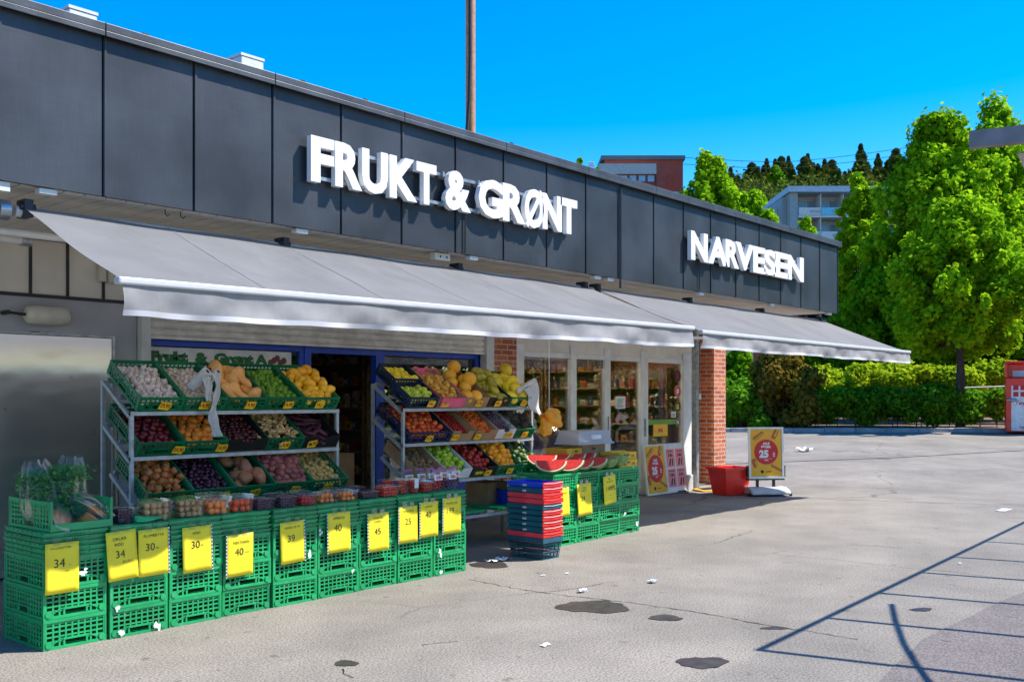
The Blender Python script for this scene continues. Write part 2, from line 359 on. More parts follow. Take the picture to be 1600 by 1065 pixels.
nl = len(Ls); b.add(vv, [(j*nl+i, j*nl+i+1, (j+1)*nl+i+1, (j+1)*nl+i) for j in range(len(Zs)-1) for i in range(nl-1)], smooth=True)
tag(b.build('asphalt_yard', M_['asphalt']), kind='structure')
# wide ground to the horizon, just below the yard
b = B(); b.add([(-2500, -2500, -.3), (2500, -2500, -.3), (2500, 2500, -.3), (-2500, 2500, -.3)], [(0, 1, 2, 3)])
tag(b.build('ground', M_['soil']), kind='structure')
def patch(name, pts, m, lift=.004, wob=0.0):
    b = B(); P = []
    for i, p in enumerate(pts):
        q = pts[(i+1) % len(pts)]
        for k in range(6):
            t = k/6; x = p[0]+(q[0]-p[0])*t; y = p[1]+(q[1]-p[1])*t
            P.append((x+R.uniform(-wob, wob), y+R.uniform(-wob, wob), gh(x, y)+lift))
    b.poly(P); return tag(b.build(name, m), kind='structure')
def gpatch(name, pxs, m, lift=.004, wob=0.0): return patch(name, [tuple(ground(*q))[:2] for q in pxs], m, lift, wob)
gpatch('brown_paving', [(1350, 1085), (1440, 1000), (1550, 945), (1700, 885), (2200, 900), (2200, 1200), (1350, 1200)], M_['asphalt2'], .004, .008)
gpatch('tan_paving_strip', [(1133, 721), (1330, 713), (1610, 699), (1610, 703), (1400, 715), (1135, 725)], M_['asphalt3'], .012)
# damp spots
def blob_patch(cx, cy, rx, ry, seed, label=None):
    r = random.Random(seed); pts = []
    k = 40; ph = [r.uniform(0, 6.28) for _ in range(4)]
    for i in range(k):
        t = 2*PI*i/k; s = 1+.10*math.sin(2*t+ph[0])+.10*math.sin(3*t+ph[1])+.05*math.sin(7*t+ph[2])+.03*math.sin(11*t+ph[3])
        q = ground(cx+rx*s*math.cos(t), cy+ry*s*math.sin(t)); pts.append((q.x, q.y, q.z+.004))
    b = B(); b.poly(pts); return tag(b.build('damp_patch', M_['wet']), kind='structure')
blob_patch(928, 948, 52, 10, 1); blob_patch(1040, 965, 26, 4.5, 2); blob_patch(1098, 1035, 36, 9.5, 3); blob_patch(541, 1036, 17, 5, 4)
blob_patch(765, 882, 32, 5, 6); blob_patch(1210, 981, 20, 2.2, 8); blob_patch(1440, 952, 18, 2.5, 5)
# long cracks (thin filled joints)
def crack(pxs, w=.008, seed=1):
    r = random.Random(seed); P = [ground(*q) for q in pxs]; pts = []
    for i in range(len(P)-1):
        n = max(2, int((P[i+1]-P[i]).length/.05))
        for k in range(n): pts.append(P[i].lerp(P[i+1], k/n)+Vector((r.uniform(-.013, .013), r.uniform(-.013, .013), 0)))
    b = B(); v = []; f = []
    for i in range(len(pts)):
        d = (pts[min(i+1, len(pts)-1)]-pts[max(i-1, 0)]).normalized(); s = Vector((-d.y, d.x, 0))*w*r.uniform(.25, 1)
        v += [pts[i]+s+Vector((0, 0, .0035)), pts[i]-s+Vector((0, 0, .0035))]
    f = [(2*i, 2*i+1, 2*i+3, 2*i+2) for i in range(len(pts)-1)]
    b.add(v, f); return tag(b.build('asphalt_crack', M_['black']), kind='structure')
crack([(733, 905), (800, 918), (880, 930), (985, 941), (1100, 958), (1190, 975), (1270, 987), (1350, 1000)], .007, 1)
crack([(1225, 776), (1330, 781), (1450, 785), (1620, 789)], .012, 2)
crack([(1320, 850), (1370, 853), (1420, 857)], .006, 3)
crack([(535, 1044), (540, 1055), (560, 1062)], .008, 4)
crack([(660, 1008), (700, 1003), (728, 1001)], .005, 5)
crack([(1300, 717), (1345, 715), (1395, 717)], .07, 9)
# kerb + planting bed
KZ = 31.5
def kerbz(Lq): q = zl(KZ, Lq); return gh(q.x, q.y)
b = B(); Lq = 3.0
while Lq < 60:
    l1 = Lq+.98; h = .13
    P = [zl(KZ, Lq, kerbz(Lq)-.05), zl(KZ, l1, kerbz(Lq)-.05), zl(KZ+.15, l1, kerbz(Lq)-.05), zl(KZ+.15, Lq, kerbz(Lq)-.05)]
    T = [p+Vector((0, 0, h+.05+R.uniform(-.01, .01))) for p in P]
    b.add(P+T, [(0, 1, 5, 4), (4, 5, 6, 7), (1, 2, 6, 5), (3, 0, 4, 7), (2, 3, 7, 6)]); Lq += 1.0
tag(b.build('kerb', M_['kerb'], bevel=.015), kind='structure')
b = B(); b.add([tuple(zl(KZ+.15, -6, .60)), tuple(zl(KZ+.15, 60, .60)), tuple(zl(KZ+30, 60, .62)), tuple(zl(KZ+30, -6, .62))], [(0, 1, 2, 3)])
tag(b.build('planting_bed', M_['soil']), kind='structure')
# hill behind
M_['hill'] = mat('hill_ground', (.03, .06, .015), .95, var=.4, vs=.05)
def hillz(Z): 
    t = min(max((Z-62)/190, 0), 1); return .5+46*t**1.15
b = B(); b.grid(lambda u, v: tuple(zl(62+200*v, -140+300*u, hillz(62+200*v)+3*math.sin(u*9)*v-(0 if u < .62 else (u-.62)*60*v))), 30, 24)
tag(b.build('hill', M_['hill']), kind='structure')
# ================================================================== SHOP BUILDING
YF, YW = 6.75, 9.0
FB, FT = 3.02, 4.212            # fascia bottom / top
P0, PW = 3.385, .715
XE = P0+PW*18                  # right end
SOF = 3.026
# fascia metal
def fasciamat():
    m = mat('fascia_metal', (.030, .0345, .040), .42, metal=.1, var=.42, vs=1.3, spec=.5); nt = m.node_tree; N = nt.nodes; L = nt.links; p = N['Principled BSDF']
    src = p.inputs['Base Color'].links[0].from_socket
    tc = N.new('ShaderNodeTexCoord'); oi = N.new('ShaderNodeObjectInfo')
    mp = N.new('ShaderNodeMapping'); mp.inputs['Scale'].default_value = (60, 60, 3.5); L.new(tc.outputs['Object'], mp.inputs[0])
    nz = N.new('ShaderNodeTexNoise'); nz.inputs['Scale'].default_value = 1; nz.inputs['Detail'].default_value = 4; L.new(mp.outputs[0], nz.inputs['Vector'])
    mp2 = N.new('ShaderNodeMapping'); mp2.inputs['Scale'].default_value = (4, 4, 130); L.new(tc.outputs['Object'], mp2.inputs[0])
    n2 = N.new('ShaderNodeTexNoise'); n2.inputs['Scale'].default_value = 1; n2.inputs['Detail'].default_value = 5; L.new(mp2.outputs[0], n2.inputs['Vector'])
    ad = N.new('ShaderNodeMath'); L.new(nz.outputs['Fac'], ad.inputs[0]); L.new(n2.outputs['Fac'], ad.inputs[1])
    r = N.new('ShaderNodeValToRGB'); r.color_ramp.elements[0].position = .38; r.color_ramp.elements[1].position = .66
    r.color_ramp.elements[0].color = (.88, .88, .89, 1); r.color_ramp.elements[1].color = (1.18, 1.17, 1.15, 1)
    hf = N.new('ShaderNodeMath'); hf.operation = 'MULTIPLY'; hf.inputs[1].default_value = .5; L.new(ad.outputs[0], hf.inputs[0]); L.new(hf.outputs[0], r.inputs[0])
    mx = N.new('ShaderNodeMixRGB'); mx.blend_type = 'MULTIPLY'; mx.inputs[0].default_value = 1; L.new(src, mx.inputs[1]); L.new(r.outputs[0], mx.inputs[2])
    # scuffs
    n3 = N.new('ShaderNodeTexNoise'); n3.inputs['Scale'].default_value = 2.2; n3.inputs['Detail'].default_value = 12; n3.inputs['Roughness'].default_value = .8
    mp3 = N.new('ShaderNodeMapping'); mp3.inputs['Scale'].default_value = (1, 1, 2.5); mp3.inputs['Rotation'].default_value = (0, .5, 0); L.new(tc.outputs['Object'], mp3.inputs[0]); L.new(mp3.outputs[0], n3.inputs['Vector'])
    r3 = N.new('ShaderNodeValToRGB'); r3.color_ramp.elements[0].position = .645; r3.color_ramp.elements[1].position = .72; r3.color_ramp.elements[1].color = (.45, .45, .45, 1)
    L.new(n3.outputs['Fac'], r3.inputs[0])
    m3 = N.new('ShaderNodeMixRGB'); L.new(r3.outputs[0], m3.inputs[0]); L.new(mx.outputs[0], m3.inputs[1]); m3.inputs[2].default_value = (.25, .26, .27, 1)
    L.new(m3.outputs[0], p.inputs['Base Color'])
    bp = N.new('ShaderNodeBump'); bp.inputs['Strength'].default_value = .12; bp.inputs['Distance'].default_value = .01; n4 = N.new('ShaderNodeTexNoise'); n4.inputs['Scale'].default_value = 3
    L.new(tc.outputs['Object'], n4.inputs['Vector']); L.new(n4.outputs['Fac'], bp.inputs['Height']); L.new(bp.outputs[0], p.inputs['Normal'])
    return m
M_['fascia'] = fasciamat()
shop = thing('shop_building', 'single-storey shop with dark metal fascia, brick pillars and glass shopfronts', 'building', (P0, YW, 0))
k = -12
while k < 18:
    x0 = P0+PW*k
    b = B(); b.box(x0+.006, x0+PW-.006, YF, YF+.03, FB, FT-.05)
    b.box(x0+.012, x0+.03, YF-.008, YF-.0005, FB+.002, FT-.06)      # folded lap
    b.build('fascia_panel', M_['fascia'], shop); k += 1
x0 = P0-12*PW
for k in range(-12, 19): b = B(); b.box(P0+PW*k-.0055, P0+PW*k+.0055, YF+.012, YF+.028, FB+.004, FT-.055); b.build('panel_joint', M_['black'], shop)
b = B(); b.box(x0, XE+.04, YF+.0305, YF+.10, FB+.02, FT-.05); b.box(XE+.001, XE+.03, YF+.0305, YW+2.5, FB+.02, FT-.05); b.box(XE+.0305, XE+.045, YF+.0, YW+2.5, FB, FT-.05)
b.build('fascia_backing', M_['dark_metal'], shop)
b = B()
k = -8
while k < 14:     # coping lengths
    xa = P0+k*1.43; xb = min(xa+1.425, XE+.08)
    if xa < xb: b.prism([(0, 0)], 0, 0) if 0 else b.box(xa, xb, YF-.055, YF+.35, FT-.035, FT+.02); b.box(xa, xb, YF-.055, YF-.045, FT-.075, FT-.035)
    k += 1
b.box(XE+.0, XE+.075, YF-.05, YW+2.5, FT-.075, FT+.018)
b.build('coping', M_['coping'], shop, bevel=.004)
for X in (P0+.3*1, P0+1.43*1.2, P0+2.4, P0+4.4, P0+6.6): b = B(); b.box(X, X+.04, YF-.02, YF+.03, FT+.02, FT+.045); b.build('coping_clip', M_['black'], shop)
b = B(); b.box(x0, XE, YF+.1, YW+6, FT-.16, FT-.06); b.build('roof', M_['dark_metal'], shop)
# soffit boards
b = B(); x = x0+.002
while x < XE-.02:
    b.box(x, min(x+.140, XE-.01), YF+.104, YW+.02, SOF, SOF+.02); x += .152
b.build('soffit', M_['soffit'], shop)
b = B(); b.box(x0, XE-.02, YF+.104, YW+.02, SOF+.022, SOF+.03); b.build('soffit_backing', M_['black'], shop)
b = B()
for px in (258, 282): 
    q = at(px, 342, YF+.15); b.tube([(q.x, q.y, SOF), (q.x, q.y, SOF-.03), (q.x+.02, q.y, SOF-.05), (q.x+.04, q.y, SOF-.03)], .004, 6)
b.build('hook', M_['black'], shop)
# left wall: cream panels above, grey band, steel doors below
xl = x0
XA = gx(214, YW)               # white post left edge
XB = gx(228, YW)
zt1 = at(60, 463, YW).z; zt2 = at(60, 523, YW).z
b = B(); b.box(xl, XA-.01, YW, YW+.12, zt1, SOF); b.build('wall', M_['cream'], shop)
b = B(); b.box(xl, XA-.01, YW-.012, YW+.12, zt2-.001+.02, zt1); b.box(gx(176, YW), XA-.01, YW-.012, YW+.12, 0, zt2+.019); b.build('wall_band', M_['greywall'], shop)
b = B()
for px in (-36, 47, 105, 161, 213): 
    X = gx(px, YW); b.box(X-.012, X+.012, YW-.016, YW-.001, zt1+.02, SOF-.02)
b.box(xl, XA, YW-.022, YW-.001, zt1-.012, zt1+.02); b.box(xl, XA, YW-.03, YW-.001, SOF-.02, SOF-.001)
b.build('wall_batten', M_['dark_metal'], shop)
def steelmat():
    m = mat('brushed_steel', (.8, .78, .74), .27, metal=.85, var=.08, vs=3); nt = m.node_tree; N = nt.nodes; L = nt.links; p = N['Principled BSDF']
    tc = N.new('ShaderNodeTexCoord'); mp = N.new('ShaderNodeMapping'); mp.inputs['Scale'].default_value = (1.2, 1.2, 2.4); L.new(tc.outputs['Object'], mp.inputs[0])
    n = N.new('ShaderNodeTexNoise'); n.inputs['Scale'].default_value = 1; n.inputs['Detail'].default_value = 2; L.new(mp.outputs[0], n.inputs['Vector'])
    bp = N.new('ShaderNodeBump'); bp.inputs['Strength'].default_value = .35; bp.inputs['Distance'].default_value = .05; L.new(n.outputs['Fac'], bp.inputs['Height']); L.new(bp.outputs[0], p.inputs['Normal'])
    n2 = N.new('ShaderNodeTexNoise'); n2.inputs['Scale'].default_value = 9; n2.inputs['Detail'].default_value = 12; n2.inputs['Roughness'].default_value = .75; L.new(tc.outputs['Object'], n2.inputs['Vector'])
    r = N.new('ShaderNodeValToRGB'); r.color_ramp.elements[0].position = .30; r.color_ramp.elements[0].color = (.05, .045, .04, 1); r.color_ramp.elements[1].position = .37; r.color_ramp.elements[1].color = (.82, .80, .76, 1)
    L.new(n2.outputs['Fac'], r.inputs[0]); L.new(r.outputs[0], p.inputs['Base Color'])
    return m
M_['steel'] = steelmat()
xs = gx(176, YW)
b = B(); b.box(xs-1.55, xs-.015, YW-.02, YW+.03, .02, zt2); b.box(xs-3.2, xs-1.56, YW-.02, YW+.03, .02, zt2)
b.build('steel_door', M_['steel'], shop, bevel=.006)
b = B(); b.box(xs-.015, xs+.01, YW-.035, YW-.0125, 0, zt2+.02); b.box(xs-3.2, xs-.015, YW-.035, YW-.0125, zt2+.001, zt2+.02); b.build('door_frame', M_['galv'], shop)
b = B(); b.box(XA, XB, YW-.10, YW+.02, 0, SOF); b.build('shutter_guide', M_['white_metal'], shop, bevel=.004); b = B(); X2 = gx(752, YW); X3 = gx(764, YW); b.box(X2, X3, YW-.10, YW+.02, 0, SOF); b.build('shutter_guide', M_['white_metal'], shop, bevel=.004)
# roller shutter lowered a little: corrugated slats
zs = at(228, 524, YW).z
b = B(); z = zs
b.box(XB, X2, YW-.06, YW-.02, zs-.03, zs)
while z < SOF-.02:
    b.grid(lambda u, v: (XB+(X2-XB)*u, YW-.03-.028*math.sin(PI*v)**.7, z+.075*v), 1, 6); z += .077
b.build('roller_shutter', M_['shutter'], shop)
# blue shopfront frame
YB = YW+.10
def frame(b, x0, x1, z0, z1, y, w=.05, d=.06):
    b.box(x0, x0+w, y-d, y, z0, z1); b.box(x1-w, x1, y-d, y, z0, z1); b.box(x0+w, x1-w, y-d, y, z0, z0+w); b.box(x0+w, x1-w, y-d, y, z1-w, z1)
zb = zs-.03
xd0, xd1 = gx(470, YB), gx(590, YB)
b = B()
frame(b, XB, xd0, .5, zb, YB, .06); frame(b, xd1, X2, .5, zb, YB, .06)
b.box(xd0+.0, xd0+.09, YB-.075, YB+.02, 0, zb); b.box(xd1-.09, xd1, YB-.075, YB+.02, 0, zb); b.box(xd0+.09, xd1-.09, YB-.075, YB+.02, zb-.07, zb)
b.box(XB, xd0, YB-.05, YB+.05, 0, .499); b.box(xd1, X2, YB-.05, YB+.05, 0, .499); b.box(XB, X2, YB-.11, YB-.076, zb-.0, zb+.06)
bf_ = b.build('blue_frame', M_['blue_frame'], shop, bevel=.003)
for (xa, xb_) in ((XB+.06, xd0-.06), (xd1+.06, X2-.06)):
    b = B(); b.box(xa, xb_, YB-.03, YB-.024, .56, zb-.06); b.build('window_pane', M_['pane'], bf_)
# open door leaf inside
b = B(); frame(b, 0, .95, 0, zb-.1, 0, .07, .04)
for i in range(len(b.v)):
    x, y, z = b.v[i]; b.v[i] = (xd0+.1+y, YB+.02+x, z)
b.build('open_door', M_['blue_frame'], shop)
# brick pillars
XP0, XP1 = gx(764, YW-.0)+.005, gx(803, YW)
b = B(); b.box(XP0, XP1, YW-.05, YW+.35, 0, SOF); b.build('brick_pillar', M_['bricks'], shop)
XQ0, XQ1 = gx(1115.5, YW-.05), gx(1134, YW-.05)
b = B(); b.box(XQ0, XQ1, YW-.05, YW+.35, 0, SOF); b.build('brick_pillar', M_['bricks'], shop)
b = B(); b.box(XQ0+.02, XQ0+.4, YW+.351, YW+4, 0, SOF); b.build('side_wall', M_['bricks'], shop)
b = B(); b.box(XQ0-.55, XQ0-.004, YW+.33, YW+.45, 0, SOF); b.build('recess_wall', M_['bricks'], shop)
# white shopfront
XW0, XW1 = XP1+.003, gx(1077, YW)
zh = at(950, 563, YW).z; zt = at(950, 545, YW).z; 
cols = [(803, 815), (888, 897), (942, 951), (998, 1009), (1064, 1077)]
CX = [(gx(a, YW), gx(b_, YW)) for a, b_ in cols]
b = B()
for i, (a, c) in enumerate(CX): b.box(a, c, YW-.05+(.012 if i in (2,) else 0), YW+.04, .0, zt)
for i in range(4):
    b.box(CX[i][1], CX[i+1][0], YW-.04, YW+.035, zh, zh+.075); b.box(CX[i][1], CX[i+1][0], YW-.04, YW+.035, .02, .12)
sf_ = b.build('shopfront_frame', M_['alu'], shop, bevel=.004)
b = B(); b.box(XW0, XW1+.1, YW-.02, YW+.03, zh+.0755, SOF)
for px in (889, 1002): X = gx(px, YW); b.box(X-.012, X+.012, YW-.026, YW-.0205, zh+.09, zh+.36)
b.build('header_panel', M_['cream'], shop)
b = B()
for i in range(5):
    b.box(XW0, XW1+.05, YW-.12-.02*i, YW-.0601-.0*i, zh+.36+.06*i, zh+.415+.06*i)
b.build('roller_shutter_box', M_['shutter'], shop)
for i in range(4):
    a, c = CX[i][1], CX[i+1][0]; b = B(); b.box(a, c, YW, YW+.006, .12, zh); pn = b.build('window_pane', M_['pane'], sf_)
b = B(); b.box(CX[2][0]+.03, CX[2][0]+.05, YW-.09, YW-.07, .9, 1.3); b.box(CX[3][1]-.12, CX[3][1]-.10, YW-.08, YW-.0505, .95, 1.25); b.build('door_handle', M_['galv'], sf_)
XC0, XC1 = gx(1082, YW-.3), gx(1093, YW-.3)
b = B(); b.box(XC0, XC0+.09, YW-.38, YW-.28, 0, SOF); b.build('steel_column', M_['galv'], shop, bevel=.006)
b = B(); b.box(XC0+.09, XC0+.2, YW-.36, YW-.30, 1.56, 1.66); b.build('key_box', M_['white_metal'], shop, bevel=.008)
# rain pipe on the fascia
b = B(); X = P0+PW*9-.035; b.tube([(X, YF-.02, FT-.12), (X, YF-.02, FB-.12)], .013, 8); b.build('downpipe', M_['dark_metal'], shop)
b = B(); X = gx(727, YF-.02); b.tube([(X, YF-.02, 3.42), (X, YF-.02, FB)], .008, 8); X = gx(1093, YF-.02); b.tube([(X, YF-.02, 3.4), (X, YF-.02, FB)], .008, 8); b.build('sign_cable', M_['black'], shop)
# shell: back wall, side, floor, ceiling, partition
b = B(); b.box(x0, XE-.1, YW+5.9, YW+6, 0, FT-.16); b.box(xs-.1, xs, YW+.13, YW+5.9, 0, FT-.17); b.box(XP0+.05, XP0+.15, YW+.36, YW+5.89, 0, FT-.17); b.box(x0, x0+.1, YW+.13, YW+5.9, 0, FT-.17)
b.build('inner_wall', M_['shopwall'], shop)
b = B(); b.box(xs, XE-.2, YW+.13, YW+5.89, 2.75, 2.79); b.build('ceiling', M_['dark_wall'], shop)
b = B(); b.box(xs, XE-.2, YW+.06, YW+5.89, .005, .03); b.build('shop_floor', M_['floor'], shop)
# ceiling lamps seen lit inside the kiosk
lm = emit('lamp_glow', (1, .86, .62), 110)
for (X, Y) in ((11.6, 10.4), (13.2, 10.6), (14.8, 10.4), (12.4, 12.2), (14.2, 12.4)):
    t = thing('ceiling_lamp', 'small lit ceiling lamp inside the shop behind the glass', 'ceiling lamp', (X, Y, 2.75), 0, 'lit ceiling lamps inside the shops')
    b = B(); b.box(X-.16, X+.16, Y-.16, Y+.16, 2.72, 2.749); b.build('housing', M_['white_metal'], t)
    b = B(); b.box(X-.13, X+.13, Y-.13, Y+.13, 2.712, 2.719); b.build('diffuser', lm, t)
# ------------------------------------------------------------------ things on the walls
t = thing('bulkhead_lamp', 'cream oblong wall lamp on a short black arm above the steel door', 'wall lamp', tuple(at(73, 492, YW)))
q = at(74, 493, YW-.12); x_, z_ = q.x, q.z
b = B(); b.tube([(x_-.19, q.y, z_), (x_-.175, q.y, z_), (x_-.12, q.y, z_), (x_+.12, q.y, z_), (x_+.175, q.y, z_), (x_+.19, q.y, z_)], [.05, .075, .085, .085, .075, .05], 16); b.build('lamp_body', M_['lamp_body'], t)
b = B(); b.tube([(x_-.19, q.y, z_), (x_-.34, q.y, z_+.01)], .012, 8); b.tube([(x_-.34, q.y-.02, z_+.01), (x_-.34, q.y+.11, z_+.01)], .02, 8); b.build('arm', M_['black'], t)
b = B(); b.box(x_-.1, x_-.02, YW-.014, YW-.0125, z_-.15, z_-.14); b.box(x_+.02, x_+.1, YW-.014, YW-.0125, z_-.155, z_-.145); b.build('screw_slot', M_['black'], t)
q = at(167, 425, YW)
t = thing('junction_box', 'cream electrical box on wall left of the awning with blue scribble', 'junction box', tuple(q))
b = B(); b.box(q.x-.02, q.x+.11, YW-.09, YW-.001, q.z-.11, q.z+.09); b.box(q.x-.10, q.x-.03, YW-.06, YW-.001, q.z-.1, q.z+.12); b.build('cover', M_['lamp_body'], t, bevel=.008)
b = B(); text(b, '31', face(q.x+.03, YW-.092, q.z), 0, 0, .05, bold=.02); b.build('scribble', mat('blue_ink', (.02, .04, .3)), t)
# ------------------------------------------------------------------ lettering
def letters(word, spans, z0, z1, name, label, rails):
    t = thing(name, label, 'sign', (gx(spans[0][0], YF), YF, z0))
    YL = YF-.10
    for ch, (a, c) in zip(word, spans):
        xa, xb = gx(a, YL), gx(c, YL); v, f, tx0, tx1, ty0, ty1 = textmesh(ch, .03 if ch == 'Ø' else .043, .5)
        tz0, tz1 = (z0, z1); 
        if ch == 'Ø': tz0, tz1 = z0-.02, z1+.02
        sx = (xb-xa)/(tx1-tx0); sz = (tz1-tz0)/(ty1-ty0)
        b = B(); b.add([(xa+(p[0]-tx0)*sx, YL+.028-p[2]*.056, tz0+(p[1]-ty0)*sz) for p in v], f)
        b.build('letter', M_['letter_white'], t, bevel=.004)
    b = B()
    for z in rails: b.box(gx(spans[0][0], YL)+.05, gx(spans[-1][1], YL)-.05, YF-.05, YF-.025, z, z+.03)
    for i in range(8):
        X = gx(spans[0][0], YL)+.1+(gx(spans[-1][1], YL)-gx(spans[0][0], YL)-.2)*i/7
        for z in rails: b.box(X-.01, X+.01, YF-.078, YF-.0005, z-.01, z+.04)
    b.build('mounting_rail', M_['galv'], t)
letters('FRUKT&GRØNT', [(486, 522), (524, 566), (566, 606), (609, 652), (651, 682), (696, 736), (748, 786), (786, 821), (820, 850), (848, 878), (876, 902)], 3.405, 3.79, 'shop_sign',
        'large white block letters spelling FRUKT & GRØNT on the fascia', (3.44, 3.72))
letters('NARVESEN', [(1080, 1106), (1107, 1137), (1134, 1155), (1150, 1178), (1177, 1196), (1194, 1213), (1211, 1232), (1231, 1256)], 3.40, 3.78, 'kiosk_sign',
        'white block letters spelling NARVESEN near the right end of the fascia', (3.44, 3.70))
# ------------------------------------------------------------------ awnings
cloth('seam', (.40, .405, .42), .5)
def awning(xb0, xb1, xf0, xf1, yb, zb_, yf, zf0, zf1, vh, label, seed):
    t = thing('awning', label, 'awning', ((xb0+xb1)/2, yb, zb_))
    r = random.Random(seed); nb = 9
    def sag(u): 
        k = u*6; return -.012*abs(math.sin(k*PI))
    def fab(u, v):
        x = (xb0+(xb1-xb0)*u)*(1-v)+(xf0+(xf1-xf0)*u)*v
        y = yb+(yf-yb)*v; z = zb_*(1-v)+(zf0+(zf1-zf0)*u)*v
        return (x, y, z-.014*math.sin(PI*v)+.010*math.sin(u*6*PI)*math.sin(PI*v)+.005*math.sin(u*47+9*v)*v+sag(u)*math.sin(PI*v)*.6+.004*math.sin(u*31+v*7))
    b = B(); b.grid(fab, 60, 14); fo_ = b.build('canopy_fabric', M_['fabric'], t)
    for i in range(1, 6):                               # welded seams
        u = i/6; b = B()
        for j in range(14):
            p, q = Vector(fab(u, j/14)), Vector(fab(u, (j+1)/14)); w_ = Vector((.007, 0, 0)); up = Vector((0, 0, .004))
            b.add([p-w_+up, p+w_+up, q+w_+up, q-w_+up], [(0, 1, 2, 3)])
        b.build('seam', M_['seam'], fo_)
    b = B(); b.box(xf0-.03, xf1+.03, yf-.05, yf+.02, -.045, .0)
    b.v = [(x, y, z+zf0+(zf1-zf0)*min(max((x-xf0)/(xf1-xf0), 0), 1)+.012) for x, y, z in b.v]; b.build('front_bar', M_['bar_white'], t, bevel=.012)
    ph = [r.uniform(0, 6) for _ in range(4)]
    def val(u, v):
        x = xf0+(xf1-xf0)*u; z = zf0+(zf1-zf0)*u-.025-vh*v
        return (x, yf-.03-.026*v*math.sin(u*23+ph[0]+2*v)-.014*v*math.sin(u*61+ph[1]-3*v)-.008*v*math.sin(u*137+5*v)-.01*v, z+.004*v*math.sin(u*17+ph[2])+.002*v*math.sin(u*71))
    b = B(); b.grid(val, 160, 6); vo_ = b.build('valance', M_['valance'], t)
    b = B()
    def hem(u, v): 
        p = val(u, .82+.18*v); return (p[0], p[1]-.004, p[2])
    b.grid(hem, 160, 1); b.build('hem', mat('hem_cloth', (.46, .46, .47), .8, var=.05), vo_)
    b = B(); b.tube([(xb0-.05, yb+.02, zb_-.03), (xb1+.05, yb+.02, zb_-.03)], .04, 12); b.tube([(xb0-.12, yb+.25, zb_-.14), (xb1+.1, yb+.25, zb_-.14)], .03, 10); b.build('roller_tube', M_['white_metal'], t)
    for s in (0, 1):
        xa = xb0+.5 if s == 0 else xb1-.5; xe = xf0+1.3 if s == 0 else xf1-1.3
        em = Vector(((xa*.45+xe*.55)+(-.2 if s == 0 else .2), (yb+yf)/2, zf0-.02)); b = B()
        b.tube([(xa, yb+.22, zb_-.14), em], .022, 8); b.tube([em, (xe, yf+.02, zf0-.03)], .018, 8); b.tube([em-Vector((0, 0, .03)), em+Vector((0, 0, .03))], .03, 8); b.build('folding_arm', M_['white_metal'], t)
    n = 4
    for i in range(n):
        X = xb0+.02+(xb1-xb0-.1)*i/(n-1)
        b = B(); b.box(X-.03, X+.03, yb-.05, yb+.08, zb_-.07, zb_+.05); b.tube([(X-.05, yb-.02, zb_), (X+.05, yb-.02, zb_)], .025, 8); b.build('bracket', M_['dark_metal'], t)
        b = B(); b.box(X+.02, X+.14, YF+.02, YF+.09, SOF-.045, SOF-.013); b.build('bracket_cover', M_['white_metal'], t)
    return t
YAF = 5.45
p0 = at(187, 436, YAF); p1 = at(1078, 511, YAF); YAB = 6.93
q0 = at(36, 321, YAB); q1 = at(917, 449, YAB)
awning(q0.x, q1.x, p0.x, p1.x, YAB, q0.z-.01, YAF, p0.z, p1.z, .19, 'long grey fabric awning over the fruit racks, left of the two', 3)
YA2 = 5.6
p0b = at(1094, 517, YA2); p1b = at(1418, 549, YA2); q1b = at(1283, 497, YAB)
awning(q1.x+.16, q1b.x, p0b.x, p1b.x, YAB, q0.z-.01, YA2, p0b.z, p1b.z, .17, 'grey fabric awning before the kiosk glass doors, right of the two', 9)
# retracted awning at far left
t = thing('retracted_awning', 'rolled-up awning cassette under the soffit at the left edge', 'awning', (1.5, YAB, 2.9))
b = B(); b.tube([(-3.6, YAB, 2.86), (q0.x-.18, YAB, 2.86)], .055, 12); b.tube([(-3.6, YAB+.4, 2.74), (q0.x+.15, YAB+.4, 2.74)], .04, 10); b.build('roller_tube', M_['white_metal'], t)
b = B(); X = q0.x-.17; b.tube([(X, YAB, 2.86), (X+.07, YAB, 2.86)], .07, 12); b.box(X-.06, X-.01, YAB-.05, YAB+.05, 2.78, 2.95); b.tube([(q0.x+.15, YAB+.4, 2.74), (q0.x+.22, YAB+.4, 2.74)], .05, 10); b.build('bracket', M_['galv'], t)
b = B(); b.box(X-.2, X+.02, YF+.02, YF+.10, SOF-.07, SOF-.01); b.build('bracket_cover', M_['white_metal'], t)
# hanging control box on soffit
q = at(688, 400, YF+.12)
t = thing('socket_box', 'small white socket box with two black holes under the fascia edge', 'socket box', tuple(q)); b = B(); b.box(q.x-.10, q.x+.11, q.y-.03, q.y+.05, SOF-.085, SOF-.013); b.build('housing', M_['lamp_body'], t, bevel=.006)
b = B()
for dx in (-.03, .06): disc(b, face(q.x+dx, q.y-.0315, SOF-.05), 0, 0, .012)
b.build('socket_hole', M_['black'], t)
# roof vents
for (a, c, zt_, lab) in ((108, 152, 12, 'white sheet metal roof box above the leftmost fascia panel'), (377, 412, 86, 'small white roof box above the third fascia panel')):
    p = at(a, zt_, YF+1.2); p2 = at(c, zt_, YF+1.2)
    t = thing('roof_vent', lab, 'roof vent', (p.x, YF+1.2, FT-.06)); b = B(); b.box(p.x, p2.x, YF+1.2, YF+1.75, FT-.06, p.z); b.build('casing', M_['white_metal'], t, bevel=.01)
    b = B(); b.box(p.x-.006, p2.x+.006, YF+1.194, YF+1.756, p.z, p.z+.025); b.build('cap', M_['white_metal'], t)
